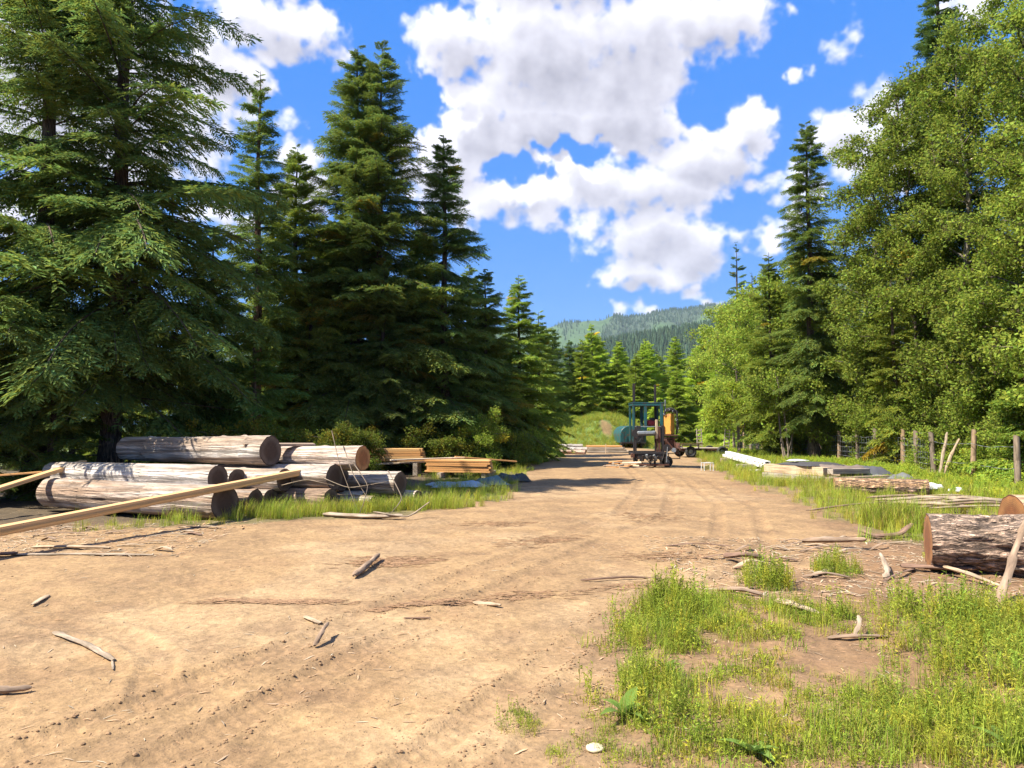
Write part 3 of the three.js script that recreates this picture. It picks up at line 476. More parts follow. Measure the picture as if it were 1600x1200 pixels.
function logBody(L, r0, r1, seed, o = {}) {   // along -x from the origin
  const seg = o.seg || 44, n = Math.max(10, Math.round(L / 0.06)), pos = [], uv = [], cl = [], idx = [], A = o.a || [0.58, 0.52, 0.465], B = o.b || [0.40, 0.30, 0.225], bend = (hash(seed, 1, 1) - 0.5) * 0.05 * L;
  const cracks = Array.from({ length: o.cracks ?? 16 }, (_, k) => [hash(seed, k, 2) * 6.28, hash(seed, k, 3) * L, 0.4 + hash(seed, k, 4) * 1.5, 0.03 + 0.04 * hash(seed, k, 5), (hash(seed, k, 6) - 0.5) * 0.35]);
  const knots = Array.from({ length: o.knots ?? 9 }, (_, k) => [hash(seed, k, 12) * 6.28, hash(seed, k, 13) * L, 0.04 + 0.04 * hash(seed, k, 14)]);
  const rad = (t, a) => {
    const x = t * L; let q = mix(r0, r1, t) * (1 + 0.05 * (noise(Math.cos(a) * 1.3 + seed, Math.sin(a) * 1.3 + x * 0.7, seed) - 0.5) * 2 + (o.lump || 0.055) * (fbm(Math.cos(a) * 5 + seed + x * 0.6, Math.sin(a) * 5 + x * 0.6, 3, seed + 3) - 0.5) * 2), dark = 0;
    if (o.plates) { const p = fbm(a * 4.2 * (r0 / 0.3) + seed, x * 5.5, 3, seed + 40, 0.55), e = smooth(0.42, 0.52, p); q += (e - 0.5) * o.plates + (fbm(a * 16, x * 20, 2, seed + 44) - 0.5) * o.plates * 0.5; dark = 1 - e; }
    for (const c of cracks) { let da = a - c[0] - c[4] * (x - c[1]); da -= Math.round(da / 6.2832) * 6.2832; const f = smooth(c[2] / 2, c[2] / 2 - 0.3, Math.abs(x - c[1])); const g = Math.exp(-((da / c[3]) ** 2)) * f; q -= 0.022 * g; dark = Math.max(dark, g); }
    for (const k of knots) { let da = a - k[0]; da -= Math.round(da / 6.2832) * 6.2832; const s = Math.hypot(da * r0, x - k[1]) / k[2]; q += 0.03 * Math.exp(-s * s); if (s < 0.55) dark = Math.max(dark, 0.8); }
    return [q, dark];
  };
  for (let i = 0; i <= n; i++) for (let k = 0; k <= seg; k++) {
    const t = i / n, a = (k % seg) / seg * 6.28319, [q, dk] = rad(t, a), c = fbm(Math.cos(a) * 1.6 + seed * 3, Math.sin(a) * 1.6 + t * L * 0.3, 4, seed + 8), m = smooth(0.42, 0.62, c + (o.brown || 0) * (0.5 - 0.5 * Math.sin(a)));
    pos.push(-t * L, Math.sin(a) * q, Math.cos(a) * q + bend * Math.sin(Math.PI * t)); uv.push(a * r0 * (o.plates ? 2 : 1.1), t * L * (o.plates ? 2 : 0.6));
    for (let z = 0; z < 3; z++) cl.push(mix(A[z], B[z], m) * (1 - (o.plates ? 0.3 : 0.6) * dk) * 1.35);
    if (i && k < seg) { const p = (i - 1) * (seg + 1) + k, s = i * (seg + 1) + k; idx.push(p, p + 1, s, p + 1, s + 1, s); }
  }
  const g = new THREE.BufferGeometry(); g.setAttribute('position', new THREE.Float32BufferAttribute(pos, 3)); g.setAttribute('uv', new THREE.Float32BufferAttribute(uv, 2)); g.setAttribute('color', new THREE.Float32BufferAttribute(cl, 3)); g.setIndex(idx); g.computeVertexNormals();
  const cap = (t, sgn) => {   // the sawn face, fitted to the end of the body
    const p = [0 + (t ? -L : 0) + sgn * 0.004, 0, bend * Math.sin(Math.PI * t)], u = [0.5, 0.5], ix = [];
    for (let k = 0; k <= seg; k++) { const a = (k % seg) / seg * 6.28319, [q] = rad(t, a); p.push((t ? -L : 0), Math.sin(a) * q, Math.cos(a) * q); u.push(0.5 + 0.48 * Math.cos(a), 0.5 + 0.48 * Math.sin(a)); if (k) sgn > 0 ? ix.push(0, k + 1, k) : ix.push(0, k, k + 1); }
    const e = new THREE.BufferGeometry(); e.setAttribute('position', new THREE.Float32BufferAttribute(p, 3)); e.setAttribute('uv', new THREE.Float32BufferAttribute(u, 2)); e.setIndex(ix); e.computeVertexNormals(); return e;
  };
  return [g, cap(0, 1), cap(1, -1)];
}
function log(name, label, pos, turn, L, r0, r1, seed, o = {}, group) {   // pos: centre of the right hand end
  const t = thing(name, label, 'log', pos, turn, group), [b, e0, e1] = logBody(L, r0, r1 * (0.88 + 0.14 * hash(seed, 3, 3)), seed, o);
  part(o.plates ? 'bark' : 'stem', b, o.mat || M.silver, t); part('cut_end', e0, o.end || M.endGrey, t); part('cut_end', e1, o.end || M.endGrey, t);
  if (o.tilt) t.rotation.z = o.tilt; return t;
}
{ // the pile: logs side by side, seen along u (axis) with v running to the back
  const a = 25 * R, P = V(-4.85, 0, -12.7), U = V(Math.cos(a), 0, Math.sin(a)), W = V(Math.sin(a), 0, -Math.cos(a)), gp = 'weathered logs of the pile', c = {};
  const rest = (A, B, r) => { const dx = B.v - A.v, dy = B.h - A.h, D = Math.hypot(dx, dy), ra = A.r + r, rb = B.r + r, k = (ra * ra - rb * rb + D * D) / (2 * D), s = Math.sqrt(Math.max(0, ra * ra - k * k)); return [A.v + (dx * k - dy * s) / D, A.h + (dy * k + dx * s) / D]; };
  const put = (id, v, h, r, u, L, label, o = {}, r1 = r * 0.9) => { if (h === r) { v *= 0.96; r *= 0.93; h = r; } c[id] = { v, h, r }; const p = P.clone().addScaledVector(U, u).addScaledVector(W, v); log('log', label, [p.x, h + (h === r ? groundY(p.x, p.z) : 0.03) - 0.01, p.z], -a, L, r, r1, 600 + Object.keys(c).length, o, gp); };
  const on = (id, A, B, r, u, L, label, o, dh = 0) => { r *= 0.95; const [v, h] = rest(c[A], c[B], r); put(id, v, h + dh, r, u, L, label, o); };
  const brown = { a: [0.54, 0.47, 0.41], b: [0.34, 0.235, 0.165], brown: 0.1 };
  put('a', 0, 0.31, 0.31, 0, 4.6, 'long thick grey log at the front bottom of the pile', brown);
  put('b', 0.58, 0.26, 0.26, -0.9, 4.2, 'log hidden behind the front bottom log');
  put('c', 1.06, 0.23, 0.23, -0.30, 3.8, 'bottom log whose dark end shows right of the front log', brown);
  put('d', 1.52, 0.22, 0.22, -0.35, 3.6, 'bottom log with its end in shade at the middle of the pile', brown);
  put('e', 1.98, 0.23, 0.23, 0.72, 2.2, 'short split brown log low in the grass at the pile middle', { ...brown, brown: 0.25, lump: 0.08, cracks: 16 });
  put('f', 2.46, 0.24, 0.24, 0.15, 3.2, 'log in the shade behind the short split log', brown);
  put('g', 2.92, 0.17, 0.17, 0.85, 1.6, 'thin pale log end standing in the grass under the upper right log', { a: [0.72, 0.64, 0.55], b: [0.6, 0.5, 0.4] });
  put('h', 3.44, 0.18, 0.18, 1.75, 2.0, 'rightmost thin log end at the bottom of the pile', { a: [0.66, 0.57, 0.48] });
  put('x', 2.62, 0.15, 0.15, 1.25, 1.3, 'slim log end low in the grass right of the short split log', brown);
  put('y', 3.98, 0.14, 0.14, 1.3, 1.5, 'slim log at the far right foot of the pile', { a: [0.6, 0.53, 0.46] });
  on('i', 'a', 'b', 0.25, -0.55, 4.3, 'smooth grey log lying on top of the front bottom log', { a: [0.62, 0.56, 0.51] });
  on('j', 'b', 'c', 0.26, -1.25, 4.6, 'pale log second from the front in the upper layer', { a: [0.63, 0.57, 0.525] });
  on('k', 'c', 'd', 0.23, -1.0, 3.4, 'thinner pale log ending left of the fresh board tip', { a: [0.70, 0.62, 0.55] });
  on('l', 'd', 'e', 0.23, -0.2, 3.6, 'pale log that the tip of the fresh board rests on', { a: [0.68, 0.59, 0.52] });
  on('m', 'e', 'f', 0.26, 0.62, 3.0, 'cracked grey log with a round dark end at the pile middle', { cracks: 18, lump: 0.06 });
  on('n', 'f', 'g', 0.25, 0.35, 2.6, 'log under the topmost sawn log with hanging twigs', brown);
  on('o', 'g', 'h', 0.25, 1.5, 2.4, 'rough log at the right end of the upper layer', { ...brown, cracks: 18, lump: 0.07 });
  on('p', 'l', 'm', 0.31, -0.7, 4.1, 'topmost big knotty grey log of the pile', { a: [0.60, 0.54, 0.485], knots: 14, cracks: 14 }, 0.05);
  on('q', 'm', 'n', 0.25, 1.02, 2.5, 'topmost right log with a brown sawn face', { a: [0.64, 0.53, 0.45], b: [0.5, 0.37, 0.28], cracks: 14, knots: 8, end: M.endFresh }, 0.03);
}
// ---------------------------------------------------------------- sawn wood
function boardGeo(L, w, t, seed = 1, wane = 0.002) {   // along x, slightly crowned and chamfered
  const g = new RoundedBoxGeometry(L, t, w, 1, Math.min(0.006, t * 0.2)), p = g.attributes.position, uv = g.attributes.uv;
  for (let i = 0; i < p.count; i++) { const x = p.getX(i), z = p.getZ(i); uv.setXY(i, (z + p.getY(i)) * 1.6 + seed * 0.71, x * 0.5 + seed * 0.37); p.setY(i, p.getY(i) + wane * Math.sin(x * 1.3 + seed)); }
  return g;
}
M.freshMap = dataTex(256, (i, j) => { const t = 0.86 + 0.14 * Math.sin(i * 0.35 + 3 * noise(i * 0.05, j * 0.02, 3)) * noise(i * 0.2, j * 0.01, 5) + 0.06 * (hash(i, j, 3) - 0.5); return [t, t * 0.98, t * 0.95]; });
M.fresh = [[0.72, 0.38, 0.13], [0.80, 0.48, 0.19], [0.66, 0.33, 0.11], [0.78, 0.50, 0.24]].map((c) => std(...c, 0.75, { map: M.freshMap, bumpMap: M.grainBump, bumpScale: 0.002 }));
M.greyWood = [[0.55, 0.48, 0.40], [0.48, 0.40, 0.32], [0.62, 0.54, 0.44], [0.42, 0.31, 0.23]].map((c) => std(...c, 0.9, { map: M.grainMap, bumpMap: M.grainBump, bumpScale: 0.004 }));
M.postWood = [[0.33, 0.25, 0.18], [0.42, 0.29, 0.18], [0.28, 0.22, 0.17]].map((c) => std(...c, 0.92, { map: M.grainMap, bumpMap: M.grainBump, bumpScale: 0.006 }));
M.paleWood = [[0.80, 0.62, 0.42], [0.72, 0.52, 0.34], [0.85, 0.70, 0.52]].map((c) => std(...c, 0.85, { map: M.grainMap, bumpMap: M.grainBump, bumpScale: 0.004 }));
function board(A, B, w, t, mat, label, group, name = 'board', roll = 0, seed = 1) {   // from point A to point B (centre line)
  const a = V(...A), b = V(...B), d = b.clone().sub(a), m = solo(name, boardGeo(d.length(), w, t, seed), mat, label, name === 'board' ? 'board' : 'timber', group);
  m.position.copy(a).add(b).multiplyScalar(0.5);
  const x = d.normalize(), z = V().crossVectors(x, V(0, 1, 0)).normalize(), y = V().crossVectors(z, x); m.setRotationFromMatrix(new THREE.Matrix4().makeBasis(x, y, z)); m.rotateX(roll); return m;
}
board([-7.8, 0.03, -5.1], [-4.1, 0.71, -14.5], 0.17, 0.055, M.fresh[1], 'lower of two long fresh boards leaning up onto the logs', 'long leaning boards', 'board', 0, 1);
board([-7.86, 0.075, -5.0], [-4.07, 0.77, -14.58], 0.16, 0.055, M.fresh[3], 'upper of two long fresh boards leaning up onto the logs', 'long leaning boards', 'board', 0, 2);
board([-9.6, 0.03, -10.9], [-8.75, 0.90, -15.3], 0.16, 0.07, M.fresh[3], 'fresh board at the left edge leaning on the smooth log', 'long leaning boards', 'board', 0, 3);
board([-10.9, 0.60, -14.9], [-9.3, 0.72, -14.9], 0.15, 0.04, M.fresh[0], 'short fresh board lying over the left log ends', null, 'board', 0, 4);
board([-5.25, 1.27, -14.62], [-4.06, 1.25, -15.35], 0.2, 0.05, M.greyWood[3], 'reddish weathered plank on top between the two highest logs', null, 'board', 0.1, 5);
const LAYER = ['lowest', 'second', 'third', 'fourth', 'fifth', 'sixth'], ROW = ['nearest', 'second', 'third', 'farthest'];
{ // stacked fresh lumber beside the pile
  const gp = 'freshly sawn lumber beside the log pile';
  for (let l = 0; l < 6; l++) for (let k = 0; k < 4; k++) board([-2.75 + (hash(l, k, 1) - 0.5) * 0.1, 0.20 + l * 0.066, -24.2 - k * 0.27], [-0.7 + (hash(l, k, 2) - 0.5) * 0.16, 0.20 + l * 0.066, -23.6 - k * 0.27], 0.24, 0.056, M.fresh[(l * 2 + k) % 4], `fresh orange board, ${LAYER[l]} layer, ${ROW[k]} row of the neat front lumber stack`, gp, 'board', 0, l * 7 + k);
  for (const x of [-2.3, -0.9]) board([x, 0.09, -23.6], [x + 0.3, 0.09, -25.2], 0.14, 0.16, M.greyWood[1], x < -2 ? 'left bearer under the front lumber stack' : 'right bearer under the front lumber stack', null, 'timber');
  for (let l = 0; l < 5; l++) for (let k = 0; k < 3; k++) board([-4.75 + hash(l, k, 3) * 0.1, 0.52 + l * 0.085 - k * 0.004, -24.9 - k * 0.36], [-2.95 + hash(l, k, 4) * 0.1 - l * 0.05, 0.52 + l * 0.085 - k * 0.004, -24.9 - k * 0.36], 0.33, 0.075, M.fresh[(l + k * 3) % 3], `wide orange board, ${LAYER[l]} layer, ${ROW[k]} row of the rear lumber stack`, gp, 'board', 0, l * 5 + k);
  for (const x of [-4.6, -3.2]) for (let k = 0; k < 3; k++) board([x, 0.07 + k * 0.155, -24.75], [x, 0.07 + k * 0.155, -25.8], 0.15, 0.15, M.greyWood[k % 3], `grey bearer timber, ${LAYER[k]} of the ${x < -4 ? 'left' : 'right'} three under the rear lumber stack`, 'bearers of the rear lumber', 'timber');
  board([-3.9, 0.56, -24.0], [-1.6, 0.60, -24.9], 0.22, 0.04, M.paleWood[2], 'pale loose board lying across the front lumber stack', gp);
  board([-4.4, 0.42, -24.2], [-2.5, 0.50, -24.5], 0.2, 0.045, M.paleWood[0], 'long pale board sticking out left of the front stack', gp);
  board([-1.9, 0.63, -24.9], [0.15, 0.45, -25.4], 0.16, 0.045, M.fresh[0], 'loose orange board overhanging the stack to the right', gp);
  board([-1.0, 0.05, -27.2], [-0.4, 0.05, -27.0], 0.16, 0.06, M.paleWood[2], 'short pale offcut on the ground right of the stack', null); board([-0.9, 0.05, -30.2], [0.2, 0.05, -29.9], 0.14, 0.05, M.paleWood[0], 'thin pale board on the grass beyond the stack', null);
}
// crumpled sheets: a grid with folds, closed underneath
function sheet(w, l, amp, seed, drop = 0.1, nx = 18, nz = 14) {
  const g = new THREE.BoxGeometry(w, 0.006, l, nx, 1, nz), p = g.attributes.position;
  for (let i = 0; i < p.count; i++) { const x = p.getX(i), z = p.getZ(i), q = Math.max(Math.abs(x) / w, Math.abs(z) / l) * 2; p.setX(i, x + (noise(z * 4, seed, seed) - 0.5) * 0.12 * w); p.setY(i, p.getY(i) + amp * (fbm(x * 2.2 + seed, z * 2.2, 4, seed, 0.55) * 1.6 - 0.4) * (1 - 0.7 * smooth(0.7, 1, q)) + drop * (1 - q * q) * 0.6); }
  g.computeVertexNormals(); return g;
}
function place(m, x, d, y = 0, turn = 0) { m.position.set(x, groundY(x, -d) + y, -d); m.rotation.y = turn; return m; }
place(solo('tarp', sheet(1.5, 1.3, 0.12, 71), std(0.30, 0.40, 0.47, 0.45), 'blue grey tarp lying in the grass before the lumber', 'tarp'), -1.5, 20.2, 0.05, 0.2);
place(solo('tarp', sheet(0.9, 0.8, 0.3, 72, 0.3), std(0.05, 0.05, 0.045, 0.6), 'dark folded tarp heap at the dirt edge', 'tarp'), 0.0, 22.4, 0.0, 0.5);
place(solo('tarp', sheet(0.9, 0.7, 0.22, 73, 0.2), std(0.10, 0.16, 0.14, 0.6), 'dark green tarp between the blue tarp and the dark heap', 'tarp'), -0.6, 21.0, 0.0, 0.9);
// ---------------------------------------------------------------- far piles of wood on the left
{
  const g2 = 'far log piles', far = (x, d, y, L, r, label, turn = 0, o = {}) => log('log', label, [x, groundY(x, -d) + y + r, -d], turn, L, r, r * 0.92, Math.round(x * 91 + d * 7 + y * 50 + 900), { seg: 16, ...o }, g2);
  far(0.25, 31, 0, 1.4, 0.13, 'brown log on the grass by the far shrubs, nearest of three', 0.1, { brown: 0.3 }); far(-0.35, 32.2, 0, 1.7, 0.16, 'grey log behind the nearest far brown log', 0.05); far(0.25, 32.6, 0.2, 1.3, 0.14, 'brown log on top of the small far log heap', 0.1, { brown: 0.3 });
  far(2.2, 49, 0, 1.4, 0.16, 'dark log at the left end of the far wood row', 0, { brown: 0.4 }); far(1.6, 48.2, 0, 1.3, 0.15, 'dark log below the left end of the far wood row', 0.1, { brown: 0.4 });
  far(5.0, 48, 0, 2.9, 0.17, 'silver grey log in the far wood row', 0.03, { a: [0.55, 0.51, 0.47], b: [0.42, 0.36, 0.31] }); far(4.6, 48.7, 0.22, 2.7, 0.15, 'thin silver log lying on the far silver log', 0.0, { a: [0.52, 0.47, 0.43], b: [0.4, 0.33, 0.28] });
  far(4.1, 44.6, 0, 1.9, 0.13, 'pinkish peeled log on the dirt before the far row', 0.12, { a: [0.6, 0.44, 0.35], b: [0.7, 0.45, 0.36] }); far(4.3, 43.8, 0, 0.7, 0.12, 'short pinkish log end beside the peeled log', -0.3, { a: [0.6, 0.45, 0.36], b: [0.7, 0.45, 0.36] });
  for (let l = 0; l < 4; l++) for (let k = 0; k < 3; k++) board([4.7 + 0.1 * hash(l, k, 6), 0.1 + l * 0.11, -46.8 - k * 0.4], [7.1 - 0.15 * l + 0.3 * hash(l, k, 7), 0.1 + l * 0.11, -46.6 - k * 0.4], 0.34, 0.09, l === 3 ? M.fresh[k] : M.greyWood[(l + k) % 4], `rough slab, ${LAYER[l]} layer, ${ROW[k]} row of the flat stack left of the teal machine`, 'far slab stack', 'board', 0, l + k * 3);
  board([5.65, -0.05, -45.2], [5.68, 0.62, -45.2], 0.05, 0.05, M.paleWood[0], 'thin upright stake before the far slab stack', null, 'timber');
}
// ---------------------------------------------------------------- the teal machine with a rounded hood, left behind the saw
const bx = (name, w, h, d, x, y, z, mat, parent, rot, bev = 0.012) => part(name, new RoundedBoxGeometry(w, h, d, 2, Math.min(bev, w / 3, h / 3, d / 3)), mat, parent, [x, y, z], rot);
const pipe = (name, pts, r, mat, parent, seg = 8) => part(name, new THREE.TubeGeometry(new THREE.CatmullRomCurve3(pts.map((p) => V(...p)), false, 'catmullrom', 0.2), Math.max(2, (pts.length - 1) * 6), r, seg), mat, parent);
{
  const N = 256, a = tile(N, 5, 5, 800, 0.6);
  const worn = (c, rust, amt, rough = 0.55, metal = 0) => new THREE.MeshStandardMaterial({ roughness: rough, metalness: metal, map: dataTex(N, (i, j) => { const t = smooth(0.62 - amt, 0.72 - amt, a[j * N + i]), n = 0.9 + 0.2 * a[((j * 3) % N) * N + (i * 3) % N]; return [0, 1, 2].map((k) => mix(c[k], rust[k], t) * n); }) });
  M.teal = worn([0.10, 0.31, 0.32], [0.32, 0.25, 0.2], 0.02, 0.45); M.darkSteel = worn([0.13, 0.12, 0.12], [0.25, 0.16, 0.12], 0.0, 0.6); M.rust = worn([0.36, 0.22, 0.16], [0.2, 0.14, 0.12], 0.1, 0.85);
  M.ochre = worn([0.80, 0.58, 0.25], [0.62, 0.42, 0.2], 0.0, 0.55); M.greySteel = worn([0.55, 0.58, 0.6], [0.4, 0.38, 0.36], 0.04, 0.4, 0.3); M.red = worn([0.62, 0.10, 0.12], [0.3, 0.1, 0.1], 0.05, 0.4); M.rubber = std(0.02, 0.02, 0.02, 0.8); M.black = std(0.02, 0.02, 0.022, 0.5); M.white = worn([0.88, 0.88, 0.87], [0.6, 0.58, 0.54], 0.0, 0.5);
}
function wheel(parent, x, y, z, r, w, turn = 0) {
  const t = part('tyre', new THREE.TorusGeometry(r - w * 0.42, w * 0.44, 10, 28), M.rubber, parent, [x, y, z], [0, turn, 0]); t.scale.z = 1.15;
  const rim = new THREE.LatheGeometry([[0, 0.02], [r * 0.25, 0.03], [r * 0.45, -0.01], [r * 0.62, w * 0.4], [r * 0.66, w * 0.4], [r * 0.66, -w * 0.4], [0, -w * 0.3]].map((p) => new THREE.Vector2(...p)), 20); rim.rotateX(Math.PI / 2);
  part('rim', rim, M.greySteel, t); return t;
}
{
  const t = thing('compressor', 'teal rounded machine hood on wheels left behind the saw', 'machine', [9.1, groundY(9.1, -56), -56], 0.1);
  const s = new THREE.Shape(); s.moveTo(-0.95, 0.45); s.lineTo(-0.95, 0.9); s.bezierCurveTo(-0.95, 1.35, -0.7, 1.6, -0.25, 1.62); s.lineTo(0.75, 1.62); s.bezierCurveTo(0.9, 1.62, 0.95, 1.5, 0.95, 1.35); s.lineTo(0.95, 0.45); s.closePath();
  const g = new THREE.ExtrudeGeometry(s, { depth: 2.2, bevelEnabled: true, bevelSize: 0.05, bevelThickness: 0.05, bevelSegments: 3, curveSegments: 10 }); g.translate(0, 0, -2.3); part('hood', g, M.teal, t);
  bx('grille', 1.15, 0.75, 0.06, 0.28, 0.82, -0.02, M.black, t); bx('bumper', 1.9, 0.12, 0.12, 0, 0.4, 0.05, M.darkSteel, t); bx('lamp_bracket', 0.25, 0.1, 0.05, 0.3, 1.02, 0.05, M.greySteel, t);
  for (const x of [-0.72, -0.15, 0.72]) bx('grille_bar', 0.05, 0.75, 0.05, x, 0.82, 0.04, M.darkSteel, t);
  for (const [x, z] of [[-0.8, -0.45], [0.8, -0.45], [-0.8, -1.9], [0.8, -1.9]]) wheel(t, x, 0.34, z, 0.36, 0.2, Math.PI / 2);
  pipe('hose', [[-0.2, 0.75, 0.04], [0.0, 0.5, 0.14], [0.35, 0.45, 0.14], [0.6, 0.75, 0.06]], 0.03, M.rubber, t);
}
// ---------------------------------------------------------------- the portable sawmill
{
  const gx = 5.6, gd = 29.6, t = thing('portable_sawmill', 'portable sawmill with teal frame, ochre tank and dark steel carriage on the dirt', 'sawmill', [gx, groundY(gx, -gd), -gd], -0.04);
  // the teal canopy frame
  for (const z of [0, -1.15]) { bx('frame_post', 0.085, 1.55, 0.085, -0.775, 1.76, z, M.teal, t); bx('frame_post', 0.12, 1.55, 0.1, 0.325, 1.76, z, M.teal, t); bx('frame_beam', 1.24, 0.11, 0.09, -0.21, 2.475, z + 0.004, M.teal, t); bx('frame_post', 0.12, 1.0, 0.08, -0.305, 1.93, z, M.teal, t); }
  for (const x of [-0.775, 0.325]) bx('frame_beam', 0.08, 0.1, 1.06, x, 2.48, -0.575, M.teal, t);
  bx('roof_panel', 1.26, 0.03, 1.28, -0.21, 2.55, -0.58, M.teal, t);
  bx('guard_rail', 1.03, 0.03, 0.03, -0.22, 1.6, 0.075, M.greySteel, t);
  // masts
  for (const [x, z, top, w] of [[-0.66, -0.75, 3.15, 0.1], [0.2, -0.75, 3.1, 0.09], [-0.765, 0.02, 1.0, 0.07]]) bx('mast', w, top, w, x, 0.45 + (top - 0.45) / 2 - 0.02, z, M.darkSteel, t);
  bx('mast', 0.12, 1.3, 0.13, 0.36, 1.0, 0.02, M.darkSteel, t); bx('mast', 0.1, 1.15, 0.1, 0.22, 1.03, 0.06, M.rust, t); bx('wooden_post', 0.09, 0.75, 0.08, 0.115, 1.5, 0.07, M.paleWood[0], t); bx('mast', 0.06, 0.95, 0.06, 0.13, 0.95, 0.02, M.rust, t); bx('mast', 0.06, 1.2, 0.08, -0.70, 1.0, 0.05, M.darkSteel, t);
  // saw head
  const head = bx('saw_head', 0.72, 0.14, 0.42, -0.29, 1.36, 0.0, M.greySteel, t, [0, 0, 0.03], 0.04); bx('blade_cover', 0.7, 0.05, 0.36, 0, -0.10, 0.02, M.darkSteel, head);
  part('blade_wheel', new THREE.CylinderGeometry(0.2, 0.2, 0.05, 24), M.darkSteel, head, [-0.36, -0.02, 0.1], [Math.PI / 2, 0, 0]); bx('guide_block', 0.16, 0.32, 0.2, -0.30, 0.12, 0.05, M.black, head);
  const eng = bx('engine', 0.34, 0.24, 0.4, -0.02, 1.74, -0.5, M.red, t, null, 0.06); bx('air_filter', 0.16, 0.12, 0.2, 0.04, 0.16, 0, M.black, eng); bx('engine_mount', 0.5, 0.05, 0.5, 0, -0.15, 0, M.darkSteel, eng);
  // ochre tank with its shelf and machinery
  const tank = bx('tank', 0.34, 0.79, 0.42, 0.62, 1.68, -0.1, M.ochre, t, [0, -0.5, 0], 0.03); bx('tank_lid', 0.36, 0.03, 0.42, 0, 0.41, 0, M.ochre, tank); part('filler_cap', new THREE.CylinderGeometry(0.04, 0.04, 0.05, 14), M.black, tank, [0.08, 0.44, 0.05]);
  bx('tank_shelf', 0.5, 0.05, 0.6, 0.68, 1.255, -0.08, M.rust, t); bx('tank_shelf', 0.46, 0.05, 0.5, 0.7, 1.15, -0.08, M.rust, t);
  bx('gear_case', 0.36, 0.42, 0.4, 0.62, 0.92, -0.1, M.rust, t, [0, 0.2, 0.1], 0.05); bx('brace', 0.07, 0.75, 0.07, 0.66, 0.82, 0.16, M.rust, t, [0, 0, 0.75]); bx('brace', 0.06, 0.6, 0.06, 0.83, 0.86, 0.12, M.rust, t, [0, 0, 0.2]);
  part('pulley', new THREE.CylinderGeometry(0.15, 0.15, 0.06, 24), M.darkSteel, t, [0.5, 0.76, 0.18], [Math.PI / 2, 0, 0]); part('pulley', new THREE.CylinderGeometry(0.09, 0.09, 0.08, 20), M.greySteel, t, [0.76, 0.68, 0.2], [Math.PI / 2, 0, 0]);
  for (const y of [0.35, 0.55]) bx('side_frame', 0.48, 0.035, 0.035, 0.78, y, 0.15, M.darkSteel, t); for (const x of [0.56, 1.0]) bx('side_frame', 0.035, 0.24, 0.035, x, 0.45, 0.15, M.darkSteel, t);
  pipe('exhaust_pipe', [[0.53, 2.05, -0.3], [0.53, 2.4, -0.3], [0.53, 2.68, -0.3]], 0.025, M.greySteel, t);
  for (let k = 0; k < 4; k++) pipe('hose', [[0.42, 1.95 + k * 0.03, -0.1 + k * 0.05], [0.5, 2.18 + k * 0.035, 0.0], [0.72, 2.24 + k * 0.03, 0.05], [0.93, 2.08 + k * 0.03, 0.03 * k], [0.98 - 0.02 * k, 1.7, 0.02 * k], [0.92, 1.3, -0.05]], 0.028, M.rubber, t);
  for (let k = 0; k < 17; k++) { const a = k / 16 * 3.5, x = 0.70 - Math.cos(a * 0.85 + 0.1) * 0.28, y = a < 2.4 ? 2.02 + Math.sin(a * 1.05 + 0.3) * 0.26 : 2.0 - (a - 2.4) * 0.55; part('chain_link', new THREE.TorusGeometry(0.035, 0.011, 6, 12), k % 3 ? M.darkSteel : M.greySteel, t, [x, y, 0.1], [0.6 * (k % 2), 1.2 * (k % 2), a]); }
  // carriage and its legs
  bx('carriage_beam', 1.38, 0.1, 0.1, -0.16, 0.56, 0.12, M.darkSteel, t); bx('carriage_beam', 1.38, 0.1, 0.1, -0.16, 0.56, -1.2, M.darkSteel, t); bx('carriage_beam', 0.1, 0.1, 1.3, -0.8, 0.5, -0.54, M.darkSteel, t); bx('carriage_beam', 0.1, 0.1, 1.3, 0.42, 0.5, -0.54, M.darkSteel, t);
  bx('carriage_deck', 1.0, 0.2, 0.5, -0.15, 0.42, -0.1, M.darkSteel, t); bx('carriage_end', 0.14, 0.16, 0.2, -0.84, 0.46, 0.14, M.rust, t);
  for (const x of [-0.52, 0.03, 0.46]) for (const z of [0.1, -1.15]) { bx('leg', 0.085, 0.5, 0.085, x, 0.26, z, M.darkSteel, t); bx('foot_plate', 0.17, 0.02, 0.17, x, 0.015, z, M.darkSteel, t); }
  bx('ground_rail', 1.2, 0.07, 0.07, -0.02, 0.1, 0.18, M.rust, t); for (let k = 0; k < 5; k++) part('roller', new THREE.CylinderGeometry(0.05, 0.05, 0.22, 14), k % 2 ? M.greySteel : M.darkSteel, t, [-0.45 + k * 0.16, 0.36 + 0.04 * (k % 2), 0.22], [0.3, 0, 0.2 * k]);
  pipe('hose', [[-0.4, 0.5, 0.24], [-0.2, 0.2, 0.26], [0.1, 0.35, 0.25], [0.3, 0.3, 0.25], [0.4, 0.6, 0.2]], 0.018, M.rubber, t); bx('lever', 0.03, 0.62, 0.03, 0.49, 0.5, 0.22, M.greySteel, t, [0, 0, -0.08]); wheel(t, 0.62, 0.2, -0.5, 0.22, 0.14, 0.1);
}
// slabs and offcuts heaped at the foot of the saw
{ const r = rng(61); for (let k = 0; k < 26; k++) { const x = 4.0 + r() * 0.95, d = 29.0 + r() * 1.3, l = 0.35 + r() * 0.8, a = (r() - 0.5) * 1.6, y = 0.03 + r() * r() * 0.26; board([x - Math.cos(a) * l / 2, y, -d - Math.sin(a) * l / 2], [x + Math.cos(a) * l / 2, y + (r() - 0.4) * 0.12, -d + Math.sin(a) * l / 2], 0.06 + r() * 0.1, 0.025 + r() * 0.03, [M.paleWood, M.greyWood, M.fresh][k % 3][k % 3], 'offcut slab in the heap at the left foot of the saw', 'offcuts at the saw', 'board', (r() - 0.5), k); } }
